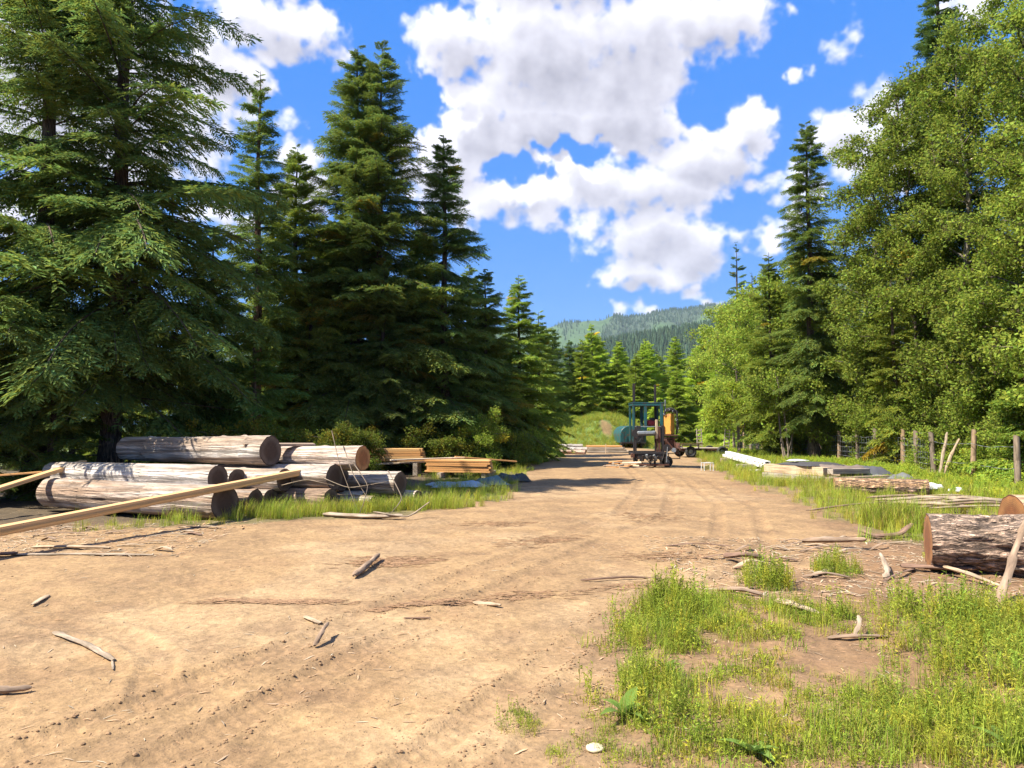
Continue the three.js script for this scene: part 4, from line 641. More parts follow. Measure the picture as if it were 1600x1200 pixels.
// ---------------------------------------------------------------- trailer with raised ramps
{
  const t = thing('flatbed_trailer', 'low rusty flatbed trailer with two raised ladder ramps', 'trailer', [10.0, groundY(10, -39), -39], 0.12);
  for (const z of [0, -1.5]) bx('deck_rail', 2.6, 0.12, 0.1, 0, 0.42, z, M.rust, t); for (let k = 0; k < 6; k++) bx('deck_board', 2.55, 0.04, 0.23, 0, 0.47, -0.12 - k * 0.25, M.greyWood[(k + 1) % 4], t);
  bx('headboard', 0.05, 0.3, 1.5, -1.28, 0.62, -0.75, M.rust, t); for (const x of [-1.2, -0.75, -0.3]) bx('stake', 0.06, 0.26, 0.06, x, 0.6, 0.07, M.greyWood[2], t); bx('side_rail', 1.3, 0.06, 0.04, -0.7, 0.71, 0.11, M.rust, t);
  const dr = bx('drawbar', 1.0, 0.08, 0.08, -1.78, 0.38, -0.75, M.rust, t); bx('hitch', 0.14, 0.1, 0.12, -0.55, 0.02, 0, M.darkSteel, dr);
  for (const x of [-0.75, 0.95]) for (const z of [0.12, -1.62]) wheel(t, x, 0.29, z, 0.3, 0.2); bx('axle', 0.08, 0.08, 1.7, -0.75, 0.29, -0.75, M.darkSteel, t); bx('axle', 0.08, 0.08, 1.7, 0.95, 0.29, -0.75, M.darkSteel, t); bx('mudguard', 0.8, 0.05, 0.24, -0.75, 0.64, 0.14, M.darkSteel, t);
  for (const [x, z] of [[0.32, -1.4], [1.22, 0.0]]) { const rp = new THREE.Group(); rp.name = 'ramp'; rp.position.set(x, 0.5, z); rp.rotation.set(0.05, 0, x > 1 ? -0.08 : 0.05); t.add(rp); for (const s of [-0.13, 0.13]) bx('side_bar', 0.045, 1.0, 0.05, s, 0.5, 0, M.greyWood[2], rp); for (let k = 0; k < 6; k++) bx('rung', 0.24, 0.05, 0.04, 0, 0.1 + k * 0.16, 0.002, M.greyWood[2], rp); }
}
// ---------------------------------------------------------------- white beams, small white frame
{
  const gp = 'long white metal beams';
  [[0, 0], [0.24, 0], [0.12, 0.13]].forEach(([o, y], k) => { const A = V(9.55 + o, 0.30 + y, -33.6), B = V(9.05 + o + 0.25, 0.12 + y, -27.6); const s = new THREE.Shape(); s.moveTo(-0.1, 0); s.lineTo(-0.1, 0.11); s.lineTo(0.1, 0.11); s.lineTo(0.1, 0); s.lineTo(0.085, 0); s.lineTo(0.085, 0.095); s.lineTo(-0.085, 0.095); s.lineTo(-0.085, 0); s.closePath(); const L = A.distanceTo(B), g = new THREE.ExtrudeGeometry(s, { depth: L, bevelEnabled: false }); const m = solo('metal_beam', g, M.white, ['leftmost long white metal channel lying on blocks', 'rightmost long white metal channel lying on blocks', 'white metal channel on top of the two others'][k], 'beam', gp); m.position.copy(A); m.lookAt(B); });
  board([8.6, 0.1, -28.6], [9.9, 0.1, -28.7], 0.22, 0.2, M.greyWood[0], 'grey wooden block under the near end of the white beams', null, 'timber'); board([9.1, 0.14, -32.6], [10.2, 0.14, -32.7], 0.2, 0.26, M.greyWood[1], 'wooden block under the far end of the white beams', null, 'timber');
  for (let k = 0; k < 5; k++) board([8.75 + k * 0.12, 0.04, -27.5 + 0.2 * (k % 2)], [9.05 + k * 0.14, 0.04, -27.0], 0.09, 0.06, M.white, 'short white offcut at the near end of the white beams', 'white offcuts', 'board', 0, k);
  const t = thing('sawhorse', 'small white tubular stand on the dirt beside the saw', 'stand', [7.3, groundY(7.3, -28), -28], 0.2);
  for (const x of [-0.18, 0.18]) for (const z of [-0.12, 0.12]) bx('leg', 0.025, 0.3, 0.025, x, 0.15, z, M.white, t); for (const z of [-0.12, 0.12]) bx('top_rail', 0.385, 0.026, 0.027, 0, 0.302, z, M.white, t); bx('canvas', 0.26, 0.18, 0.012, -0.04, 0.12, 0.0, std(0.45, 0.5, 0.2), t, [0.4, 0, 0.3]);
}
// ---------------------------------------------------------------- timbers under dark sheets on the right
{
  const gp = 'old timbers on the right bank', tb = (A, B, w, h, m, label, roll = 0) => board(A, B, w, h, m, label, gp, 'timber', roll, A[0] * 3);
  tb([7.75, 0.13, -22.9], [8.55, 0.13, -20.6], 0.26, 0.22, M.greyWood[0], 'lowest grey squared timber of the right heap'); tb([8.15, 0.13, -22.9], [8.95, 0.13, -20.7], 0.26, 0.22, M.greyWood[2], 'second low squared timber of the right heap'); tb([8.6, 0.13, -22.8], [9.4, 0.13, -20.9], 0.26, 0.22, M.greyWood[1], 'third low squared timber of the right heap');
  tb([7.85, 0.37, -23.0], [8.75, 0.37, -20.8], 0.3, 0.24, M.paleWood[1], 'tan squared timber on the near side of the right heap'); tb([8.35, 0.36, -23.0], [9.25, 0.36, -20.9], 0.28, 0.22, M.greyWood[3], 'brown timber under the dark sheets');
  tb([8.5, 0.16, -20.2], [10.3, 0.2, -20.6], 0.22, 0.18, M.greyWood[3], 'brown timber running right from the heap'); tb([8.7, 0.40, -20.5], [10.0, 0.38, -21.1], 0.2, 0.14, M.greyWood[1], 'grey timber lying across the heap end'); tb([9.0, 0.12, -19.7], [9.55, 0.14, -19.9], 0.22, 0.2, M.greyWood[1], 'short dark block before the heap');
  const dk = std(0.055, 0.05, 0.05, 0.7);
  const sh = [[8.75, 22.0, 0.50, 1.3, 1.5, 0.08, 0.3, dk, 'dark roofing sheet over the top of the timbers'], [9.3, 21.4, 0.44, 1.1, 1.1, 0.14, 0.7, std(0.16, 0.12, 0.095, 0.8), 'brown sheet hanging over the right end of the timbers'], [9.9, 21.6, 0.20, 1.5, 1.1, 0.28, 0.2, std(0.09, 0.09, 0.1, 0.55), 'crumpled black plastic sheet right of the timbers'], [10.6, 20.8, 0.12, 1.2, 0.9, 0.2, 0.5, std(0.13, 0.13, 0.13, 0.6), 'grey plastic sheet trailing into the grass']];
  sh.forEach(([x, d, y, w, l, amp, turn, m, label], k) => place(solo('plastic_sheet', sheet(w, l, amp, 80 + k), m, label, 'sheet'), x, d, y, turn));
  const s = sheet(0.7, 0.35, 0.05, 91, 0.02); place(solo('metal_sheet', s, M.white, 'bent white metal piece on top of the timber heap', 'sheet metal'), 8.55, 22.4, 0.58, 0.6);
  place(solo('metal_sheet', sheet(0.5, 0.34, 0.12, 92), M.white, 'white crumpled scrap in the weeds before the fence', 'sheet metal'), 10.0, 17.9, 0.10, 0.3); place(solo('metal_sheet', sheet(0.6, 0.4, 0.16, 93), M.greySteel, 'grey crumpled scrap beside the white scrap', 'sheet metal'), 9.75, 18.3, 0.12, 0.9); place(solo('metal_sheet', sheet(0.3, 0.25, 0.1, 94), M.white, 'small white scrap right of the crumpled scraps', 'sheet metal'), 10.4, 17.6, 0.08, 0.3);
}
log('log', 'tan half peeled log lying before the timber heap', [9.6, 0.2, -17.3], -0.35, 2.0, 0.19, 0.22, 951, { plates: 0.008, mat: M.rough, a: [0.72, 0.48, 0.28], b: [0.5, 0.38, 0.3], end: M.endFresh });
log('log', 'big rough barked log at the right edge with a tan sawn end', [7.33, 0.30, -7.65], -0.36, 2.75, 0.36, 0.31, 960, { plates: 0.035, mat: M.rough, a: [0.60, 0.48, 0.39], b: [0.45, 0.34, 0.27], seg: 90, knots: 3, cracks: 4, end: M.endTan });
log('log', 'round brown log section behind the big barked log at the right edge', [8.4, 0.42, -9.2], -0.1, 2.15, 0.36, 0.36, 961, { lump: 0.04, a: [0.60, 0.40, 0.24], b: [0.5, 0.31, 0.18], end: M.endTan });
// ---------------------------------------------------------------- sticks, poles and loose slabs
M.stick = [[0.46, 0.36, 0.26], [0.36, 0.25, 0.17], [0.56, 0.42, 0.28], [0.28, 0.17, 0.115]].map((c) => std(...c, 0.92, { map: M.grainMap, bumpMap: M.grainBump, bumpScale: 0.004 }));
function stick(pts, r, k, label, group, o = {}) {   // pts: [x, distance, height above ground]
  const P = pts.map(([x, d, h]) => V(x, groundY(x, -d) + h + r * (o.flat || 1), -d)), cv = new THREE.CatmullRomCurve3(P, false, 'catmullrom', 0.3), n = 5 * (P.length - 1) + 2;
  return solo(o.name || 'stick', tube(cv.getPoints(n), (t) => r * (o.taper ? 1 - o.taper * t : (1 - 0.25 * t) * (0.45 + 0.55 * Math.min(1, 9 * Math.min(t + 0.02, 1.02 - t)))) * (0.85 + 0.3 * noise(t * 6, k, 4)), 7, 0.28, k * 3 + 1, true, o.flat || 0.75), M.stick[k % 4], label, o.cat || 'stick', group);
}
stick([[-3.53, 5.85, 0], [-3.1, 5.55, 0.01], [-2.72, 5.2, 0]], 0.028, 0, 'long bent grey stick on the dirt at the lower left', null, { flat: 0.5 }); stick([[-2.76, 5.25, 0], [-2.62, 5.0, 0]], 0.010, 0, 'thin splinter at the end of the long bent stick');
stick([[-1.66, 7.95, 0], [-1.62, 8.5, 0.02], [-1.6, 9.1, 0.04]], 0.04, 1, 'grey stick pointing away on the middle of the dirt'); stick([[-1.43, 5.5, 0], [-1.41, 5.65, 0.06], [-1.42, 5.85, 0.09]], 0.02, 1, 'short dark stub stuck up from the dirt'); stick([[-1.75, 6.4, 0], [-1.62, 6.2, 0.01], [-1.55, 6.15, 0]], 0.025, 2, 'short pale twisted chip on the dirt', null, { flat: 0.5 });
stick([[-3.3, 4.6, 0], [-3.02, 4.55, 0], [-2.9, 4.6, 0]], 0.028, 1, 'grey stick at the left picture edge'); stick([[-4.35, 7.1, 0], [-4.25, 6.7, 0.01]], 0.028, 2, 'pale wood chip near the left ruts', null, { flat: 0.4 });
stick([[-6.3, 9.9, 0], [-5.7, 9.7, 0.02], [-5.2, 9.75, 0]], 0.045, 2, 'pale slab splinter below the leaning boards', 'bark slabs at the left', { flat: 0.35 }); stick([[-6.1, 9.2, 0], [-5.3, 9.3, 0], [-4.4, 9.25, 0]], 0.04, 0, 'long brown slab splinter below the leaning boards', 'bark slabs at the left', { flat: 0.35 }); stick([[-6.4, 9.1, 0], [-6.0, 9.15, 0.02]], 0.06, 3, 'dark bark slab at the left picture edge', 'bark slabs at the left', { flat: 0.4 });
stick([[-0.9, 6.3, 0], [-0.68, 6.35, 0]], 0.012, 3, 'thin dark twig right of the pale chip'); stick([[0.72, 7.9, 0], [1.2, 8.0, 0.01], [1.6, 8.05, 0]], 0.018, 3, 'thin reddish twig on the dirt before the weeds'); stick([[-0.35, 6.9, 0], [-0.1, 6.75, 0.01]], 0.03, 2, 'small pale block on the middle of the dirt', null, { flat: 0.6 });
stick([[-3.3, 13.2, 0], [-2.5, 13.0, 0.0], [-1.9, 13.05, 0.02]], 0.09, 0, 'grey slab lying in the grass before the pile', null, { flat: 0.5 }); stick([[-2.4, 13.0, 0.1], [-1.8, 12.95, 0.04], [-1.45, 13.2, 0.25]], 0.02, 0, 'curved grey branch rising from the slab in the grass');
{ // dry branches hanging over the log ends
  const gp = 'dry branches over the log ends', B = [[[-3.4, 14.1, 1.5], [-3.2, 13.9, 0.9], [-2.8, 13.6, 0.05]], [[-3.2, 14.2, 1.2], [-2.95, 13.9, 0.7], [-2.6, 13.7, 0.2]], [[-3.6, 14.0, 0.65], [-3.0, 13.8, 0.45], [-2.3, 13.8, 0.55]], [[-2.3, 13.9, 0.75], [-2.0, 13.6, 0.3], [-2.2, 13.4, 0.0]], [[-4.2, 13.7, 0.5], [-3.7, 13.5, 0.62], [-3.2, 13.5, 0.5]], [[-2.9, 13.7, 0.9], [-2.6, 13.5, 0.5], [-2.7, 13.3, 0.02]]];
  const nm = ['tallest', 'second tallest', 'level', 'rightmost', 'leftmost', 'shortest']; B.forEach((b, k) => stick(b, 0.012, 0, nm[k] + ' dry branch hanging in front of the log ends', gp, { taper: 0.6 }));
}
{ // poles in the grass before the half peeled log
  const r = rng(88), gp = 'thin peeled poles in the grass';
  for (let k = 0; k < 14; k++) { const x = 7.0 + r() * 0.7, d = 13.6 + k * 0.13 + r() * 0.1, L = 1.5 + r() * 1.2; stick([[x, d, 0.06 + r() * 0.12], [x + L / 2, d - 0.15 + (r() - 0.5) * 0.2, 0.12 + r() * 0.1], [x + L, d - 0.25 + (r() - 0.5) * 0.5, 0.06 + r() * 0.1]], 0.022 + r() * 0.022, k % 3, ['nearest', 'second nearest', 'third nearest', 'fourth nearest', 'fifth nearest', 'sixth nearest', 'seventh nearest', 'seventh farthest', 'sixth farthest', 'fifth farthest', 'fourth farthest', 'third farthest', 'second farthest', 'farthest'][k] + ' thin pole of the bundle behind the big barked log', gp, { name: 'pole', cat: 'pole' }); }
  stick([[5.6, 14.3, 0.02], [6.6, 14.6, 0.1], [7.8, 14.6, 0.16]], 0.022, 1, 'dark thin pole reaching left out of the pole bundle', gp, { name: 'pole', cat: 'pole' });
}
// splintered wood round the big barked log
stick([[4.44, 6.9, -0.03], [4.8, 7.24, 0.32], [5.2, 7.6, 0.68]], 0.04, 1, 'weathered grey slat leaning on the big barked log', null, { flat: 0.4 }); stick([[4.0, 6.45, 0], [4.12, 6.55, 0.03], [4.26, 6.8, 0.1]], 0.035, 2, 'whitish broken slat end before the leaning slat', null, { flat: 0.5 });
stick([[4.78, 8.35, 0.08], [4.82, 7.95, 0.06], [4.86, 7.5, 0.02]], 0.035, 2, 'tan stick lying along the foot of the barked log', null, { flat: 0.6 }); stick([[4.4, 8.55, 0.02], [4.75, 8.45, 0.04], [5.1, 8.3, 0.04]], 0.075, 3, 'reddish bark slab under the barked log end', null, { flat: 0.4 });
stick([[3.95, 8.0, 0.0], [4.1, 8.25, 0.06], [4.25, 8.7, 0.14]], 0.035, 0, 'short tan slat pointing up left of the barked log', null, { flat: 0.5 }); stick([[5.2, 11.4, 0.10], [5.35, 11.1, 0.02], [5.7, 11.1, 0.03], [6.0, 11.3, 0.16]], 0.06, 3, 'curled bark piece on the dirt behind the barked log', null, { flat: 0.5 });
stick([[4.0, 10.4, 0.02], [4.5, 10.2, 0.06], [4.7, 10.0, 0.1]], 0.05, 1, 'dark root like branch left of the barked log'); stick([[2.3, 6.6, 0.05], [2.42, 6.5, 0.05], [2.6, 6.4, 0]], 0.05, 2, 'pale broken slab among the weeds', null, { flat: 0.5 }); stick([[2.62, 5.8, 0.0], [2.68, 5.85, 0.08], [2.72, 5.95, 0.13]], 0.02, 0, 'pale splinter standing among the weeds', null, { flat: 0.5 }); stick([[2.4, 5.78, 0], [2.6, 5.72, 0.02], [2.85, 5.75, 0]], 0.03, 1, 'grey slab lying flat among the weeds', null, { flat: 0.4 });
stick([[2.55, 9.1, 0.02], [2.8, 9.05, 0.07], [3.05, 9.15, 0]], 0.06, 3, 'dark bark lump at the dirt edge', null, { flat: 0.6 }); stick([[2.0, 7.35, 0], [2.2, 7.2, 0.03], [2.35, 7.1, 0]], 0.045, 1, 'brown bark flake left of the broken slab', null, { flat: 0.5 });
{ // broken bark and slabs between the dirt and the barked log
  const r = rng(4711);
  for (let k = 0; k < 24; k++) { const x = 2.4 + r() * 3.0, d = 7.3 + r() * 3.2 + (x - 2.4) * 0.25, l = 0.15 + 0.4 * r() * r(), a = (r() - 0.5) * 1.6, s = (r() - 0.5) * 0.1; if (x > 4.5 && d < 8.6) continue; stick([[x - Math.cos(a) * l, d - Math.sin(a) * l, 0.0], [x, d + s, 0.02 + 0.04 * r()], [x + Math.cos(a) * l, d + Math.sin(a) * l, 0.06 * r()]], 0.018 + 0.024 * r(), k, 'broken bark slab strewn between the dirt and the barked log', 'broken bark slabs by the barked log', { flat: 0.28, name: 'bark_strip', cat: 'bark' }); }
  for (let k = 0; k < 22; k++) { const x = -8.4 + r() * 4.2, d = 9.6 + r() * 2.2, l = 0.12 + 0.35 * r() * r(), a = (r() - 0.5) * 0.9; stick([[x - Math.cos(a) * l, d - Math.sin(a) * l, 0.0], [x, d, 0.02 + 0.03 * r()], [x + Math.cos(a) * l, d + Math.sin(a) * l, 0.04 * r()]], 0.018 + 0.025 * r(), k, 'loose bark slab strewn before the front log and the boards', 'loose bark slabs before the pile', { flat: 0.28, name: 'bark_strip', cat: 'bark' }); }
}
{ // stone
  const g = new THREE.IcosahedronGeometry(0.045, 3), p = g.attributes.position; for (let i = 0; i < p.count; i++) { const v = V(p.getX(i), p.getY(i), p.getZ(i)), k = 1 + 0.2 * (noise(v.x * 40 + 5, v.z * 40 + v.y * 30, 3) - 0.5); p.setXYZ(i, v.x * k, v.y * 0.35 * k, v.z * k); } g.computeVertexNormals();
  place(solo('stone', g, std(0.55, 0.47, 0.3, 0.85), 'flat pale yellow stone at the bottom of the picture', 'stone'), 0.41, 3.79, 0.012, 0.3);
}
// ---------------------------------------------------------------- the wire fence on the right
{
  const t = thing('wire_fence', 'wooden post fence with sagging wire mesh before the right wood', 'fence');
  const posts = [[12.62, 18.7, 1.4, 0], [13.15, 21.4, 1.52, 0.06], [13.7, 24.3, 1.42, -0.05], [13.95, 25.8, 1.45, 0], [13.9, 26.6, 1.5, 0.01], [13.9, 28.6, 1.5, 0], [13.9, 30.1, 1.42, 0], [13.9, 31.8, 1.38, 0.02], [13.9, 32.9, 1.46, 0]];
  for (let k = 0; k < 13; k++) posts.push([13.88 + 0.05 * Math.sin(k), 34.1 + k * 1.05, 1.3 + 0.15 * hash(k, 4, 4), (hash(k, 5, 5) - 0.5) * 0.08]);
  posts.forEach(([x, d, h, lean], k) => { const r = 0.07 + 0.02 * hash(k, 1, 9); part('post', tube([V(0, -0.2, 0), V(0, h * 0.5, 0), V(0, h, 0), V(0.01, h + 0.02, 0)], (q) => r * (q > 0.95 ? 0.8 : 1), 10, 0.1, k + 3), [M.postWood[0], M.postWood[1], M.postWood[2]][k % 3], t, [x, groundY(x, -d), -d], [0, 0, -lean]); });
  for (let k = 0; k < posts.length - 1; k++) {
    const [ax, ad] = posts[k], [bx_, bd] = posts[k + 1], ay = groundY(ax, -ad), by = groundY(bx_, -bd), geo = [], wires = k < 2 ? [0.6, 1.15] : [0.12, 0.28, 0.45, 0.63, 0.82, 1.02, 1.24], L = Math.hypot(bx_ - ax, bd - ad);
    const at = (s, h) => V(mix(ax, bx_, s) - 0.06, mix(ay, by, s) + h - 0.05 * Math.sin(Math.PI * s) + 0.015 * Math.sin(s * 9 + h * 5), -mix(ad, bd, s));
    for (const h of wires) geo.push(tube([0, 0.25, 0.5, 0.75, 1].map((s) => at(s, h)), () => 0.007, 4, 0, 1, false)); if (k >= 2) for (let i = 1; i < L / 0.2; i++) geo.push(tube([at(i * 0.2 / L, 0.12), at(i * 0.2 / L, 1.24)], () => 0.005, 3, 0, 1, false));
    part('wire_mesh', mergeGeometries(geo), M.greySteel, t);
  }
  const pole = (x0, d0, x1, d1, h, label, k) => stick([[x0, d0, -0.1], [(x0 + x1) / 2, (d0 + d1) / 2, h / 2], [x1, d1, h]], 0.055, k, label, 'leaning fence poles', { name: 'pole', cat: 'pole', flat: 1 });
  pole(13.2, 23.2, 13.75, 23.6, 1.38, 'left of two crossed poles leaning at the fence', 0); pole(13.35, 23.3, 14.0, 23.4, 1.2, 'right of two crossed poles leaning at the fence', 2);
  const w = thing('wire_roll', 'silvery roll of fence wire leaning on the fence', 'wire roll', [14.1, groundY(14.1, -26.1), -26.1], 0), geo = []; w.rotation.z = -0.10;
  for (let k = 0; k < 9; k++) { const g = new THREE.TorusGeometry(0.2 + 0.01 * (k % 2), 0.008, 5, 26); g.rotateX(Math.PI / 2); g.translate(0, 0.08 + k * 0.165, 0); geo.push(g); } const ring = mergeGeometries(geo); part('wire_ring', ring, M.greySteel, w);
  const up = []; for (let k = 0; k < 22; k++) { const a = k / 22 * 6.283, q = k % 2 ? 0.2 : 0.16; up.push(tube([V(Math.cos(a) * q, 0, Math.sin(a) * q), V(Math.cos(a) * q, 1.45, Math.sin(a) * q)], () => 0.006, 4, 0, 1, false)); } part('wire_strand', mergeGeometries(up), M.greySteel, w);
}
console.log('objects done');
// ---------------------------------------------------------------- grass, weeds and litter
function tuft(seed, n, h, w, spread, c, lean = 0.45) {
  const g = new Leaves(seed), r = g.r;
  for (let i = 0; i < n; i++) {
    const a = r() * 6.283, q = spread * Math.sqrt(r()), b = V(Math.cos(a) * q, -0.01, Math.sin(a) * q), d = r() * 6.283, l = lean * (0.3 + r()), hh = h * (0.45 + 0.65 * r()), v = 0.75 + 0.5 * r(), k = r() < 0.2 ? [0.34 * v, 0.27 * v, 0.12 * v] : [c[0] * v, c[1] * v, c[2] * v];
    const s = V(-Math.sin(d), 0, Math.cos(d)).multiplyScalar(w * (0.6 + 0.6 * r())), m = b.clone().add(V(Math.cos(d) * l * hh * 0.3, hh * 0.6, Math.sin(d) * l * hh * 0.3)), t = b.clone().add(V(Math.cos(d) * l * hh, hh * (1 - l * 0.25), Math.sin(d) * l * hh));
    const b0 = b.clone().sub(s), b1 = b.clone().add(s), m0 = m.clone().addScaledVector(s, -0.75), m1 = m.clone().addScaledVector(s, 0.75); g.tri(b0, b1, m0, k); g.tri(b1, m1, m0, k); g.tri(m0, m1, t, k);
  }
  return g.geo();
}
function weed(seed, n, h, leaf, c, flower) {   // branching stems with small leaves, some with yellow heads
  const g = new Leaves(seed), r = g.r;
  for (let i = 0; i < n; i++) {
    const a = r() * 6.283, q = 0.09 * Math.sqrt(r()), b = V(Math.cos(a) * q, -0.01, Math.sin(a) * q), hh = h * (0.5 + 0.6 * r()), t = b.clone().add(V((r() - 0.5) * 0.5 * hh, hh, (r() - 0.5) * 0.5 * hh)), v = 0.75 + 0.5 * r(), k = [c[0] * v, c[1] * v, c[2] * v];
    g.stick(b, t, 0.0022, 0.0012, k);
    const m = Math.round(hh / 0.022); for (let j = 0; j < m; j++) { const p = b.clone().lerp(t, 0.12 + 0.88 * (j + r()) / m), d = randDir(r); d.y = Math.abs(d.y) * 0.6 + 0.15; d.normalize(); g.blade(p, d, V().crossVectors(d, randDir(r)).normalize(), leaf * (0.6 + 0.8 * r()) * (1.25 - 0.5 * j / m), leaf * 0.3, k, 0.2); }
    if (flower && r() < flower) for (let j = 0; j < 6; j++) { const d = randDir(r); d.y = Math.abs(d.y); g.blade(t.clone().add(V((r() - 0.5) * 0.02, (r() - 0.5) * 0.02, (r() - 0.5) * 0.02)), d, V().crossVectors(d, randDir(r)).normalize(), 0.014, 0.011, [0.75, 0.52, 0.02]); }
  }
  return g.geo();
}
const GREEN = [0.25, 0.33, 0.045], LIME = [0.36, 0.39, 0.06];
const T = { short: [tuft(1, 26, 0.09, 0.0022, 0.09, LIME, 0.8), tuft(2, 26, 0.11, 0.0022, 0.09, GREEN, 0.7)], mid: [tuft(3, 30, 0.24, 0.0026, 0.10, LIME, 0.55), tuft(4, 30, 0.30, 0.0026, 0.10, GREEN, 0.5)], tall: [tuft(5, 34, 0.5, 0.0042, 0.13, LIME), tuft(6, 34, 0.6, 0.0042, 0.14, GREEN)], weed: [weed(7, 7, 0.22, 0.034, GREEN, 0), weed(8, 8, 0.30, 0.034, LIME, 0.07), weed(9, 7, 0.36, 0.036, GREEN, 0.04)], low: [weed(10, 14, 0.06, 0.022, LIME, 0), weed(11, 14, 0.08, 0.024, GREEN, 0)], big: [weed(12, 12, 0.75, 0.10, GREEN, 0.06), weed(13, 12, 0.65, 0.10, LIME, 0.03), weed(14, 10, 0.85, 0.12, GREEN, 0)] };
const beds = new Map();
const sow = (kind, x, d, s, r, tone = 1) => { const set = T[kind], k = Math.floor(r() * set.length), key = kind + k; if (!beds.has(key)) beds.set(key, []); const v = tone * (0.8 + 0.4 * r()), w = r(); beds.get(key).push([x, groundY(x, -d), -d, s * (0.7 + 0.6 * r()), r() * 6.28, (r() - 0.5) * 0.2, (r() - 0.5) * 0.2, col(v * mix(0.9, 1.2, w), v, v * mix(1, 0.7, w))]); };
{
  const r = rng(31337);
  for (let k = 0; k < 26000; k++) {   // the weedy ground at the lower right
    const d = 3.0 + Math.pow(r(), 0.9) * 8, x = r() * (1.2 + d * 0.82), g = GRASS.near(x, d); if (r() > g * 0.75) continue;
    const n = fbm(x * 1.1, d * 1.1, 3, 91), q = r();
    if (q < 0.42) sow('low', x, d, 1.0, r, 1.05); else if (q < 0.66) sow('short', x, d, 1.1, r); else if (q < 0.66 + 0.25 * smooth(0.35, 0.6, n)) sow('weed', x, d, 0.35 + 0.5 * n, r); else if (q > 0.94) sow('mid', x, d, 0.5 + 0.4 * n, r);
  }
  const clump = (x, d, rad, n, kinds, s) => { for (let k = 0; k < n; k++) { const a = r() * 6.283, q = rad * Math.sqrt(r()); sow(kinds[Math.floor(r() * kinds.length)], x + Math.cos(a) * q, d + Math.sin(a) * q * 1.3, s * (1.2 - 0.5 * q / rad), r); } };
  clump(1.42, 6.6, 0.26, 55, ['weed', 'weed', 'mid'], 1.01); clump(1.15, 5.7, 0.3, 40, ['weed', 'mid', 'low'], 0.75); clump(0.9, 4.75, 0.25, 40, ['mid', 'weed'], 0.68); clump(2.55, 7.6, 0.26, 40, ['weed'], 0.94); clump(3.1, 5.1, 0.7, 120, ['weed', 'mid', 'weed'], 0.79); clump(3.5, 6.1, 0.55, 90, ['weed'], 0.9); clump(4.3, 5.6, 0.8, 170, ['weed', 'mid'], 0.86); clump(4.1, 6.6, 0.3, 30, ['weed'], 0.75); clump(2.3, 4.2, 0.5, 60, ['mid', 'weed', 'short'], 0.64); clump(3.6, 8.4, 0.25, 50, ['weed'], 0.75); clump(0.05, 4.1, 0.12, 22, ['low', 'short', 'weed'], 0.52); clump(2.9, 3.9, 0.5, 60, ['mid', 'short'], 0.68); clump(4.9, 6.2, 0.5, 90, ['weed', 'weed', 'mid'], 0.98); clump(0.7, 3.7, 0.5, 120, ['low', 'short'], 0.75); clump(1.6, 4.3, 0.6, 140, ['low', 'short', 'low'], 0.75);
  for (let k = 0; k < 9000; k++) { const d = 11 + r() * 17, x = -8 + r() * 11, g = GRASS.left(x, d) * smooth(0.3, 0.62, fbm(x * 1.2, d * 1.2, 3, 95)); if (r() > g * 0.7) continue; sow(r() < 0.3 ? 'tall' : 'mid', x, d, 0.55, r, 1.25); }
  for (let k = 0; k < 420; k++) { const u = r(), d = 12.55 + u * 2.4 + r() * 0.5, x = -5.2 + u * 3.4 + r() * 1.3; sow('tall', x, d, 0.52, r, 1.2); }
  for (let k = 0; k < 17000; k++) { const d = 10.5 + Math.pow(r(), 0.8) * 36, x = 3.5 + r() * 11, g = GRASS.right(x, d); if (r() > g) continue; sow(r() < 0.6 ? 'mid' : 'tall', x, d, 0.6, r, 1.2); }
  clump(6.3, 12.3, 0.5, 150, ['tall'], 0.85); clump(8.0, 20.0, 1.0, 60, ['tall'], 0.7);
  for (let k = 0; k < 2600; k++) { const d = 14.5 + r() * 30, x = 10.6 + 2.6 * Math.sqrt(r()) - (d > 24 ? 0 : 0.9); sow('big', x, d, 0.28 + 0.14 * smooth(10.8, 13, x), r, 1.3); }
  for (let k = 0; k < 5200; k++) { const x = 2.4 + r() * 10.6, d = 55 + r() * 15, m = mound(x, d); if (m < 0.1 || Math.hypot((x - 7.5) / 0.5, (d - 59.2) / 1.2) < 0.8 + 0.4 * r()) continue; sow('tall', x, d, 0.75, r, 1.1); }
  for (let k = 0; k < 5000; k++) { const x = -4 + r() * 22, d = 30 + r() * 30; if (edge(x, d) > -0.3) continue; sow('tall', x, d, 0.75, r, 1.15); }
  const names = { short: 'short_grass', mid: 'meadow_grass', tall: 'tall_grass', weed: 'weeds', low: 'ground_cover', big: 'bramble_weeds' }, say = { short: 'short yellow green grass scattered on the soil', mid: 'knee high meadow grass in loose tufts', tall: 'tall bright grass along the logs and the verges', weed: 'feathery green weeds with small yellow heads', low: 'low yellowish ground cover at the lower right', big: 'rank leafy weeds along the wire fence' };
  for (const [key, list] of beds) { const k = key.replace(/\d$/, ''); scatter(names[k], T[k][+key.slice(-1)], M.grass, list, null, say[k], 'grass'); }
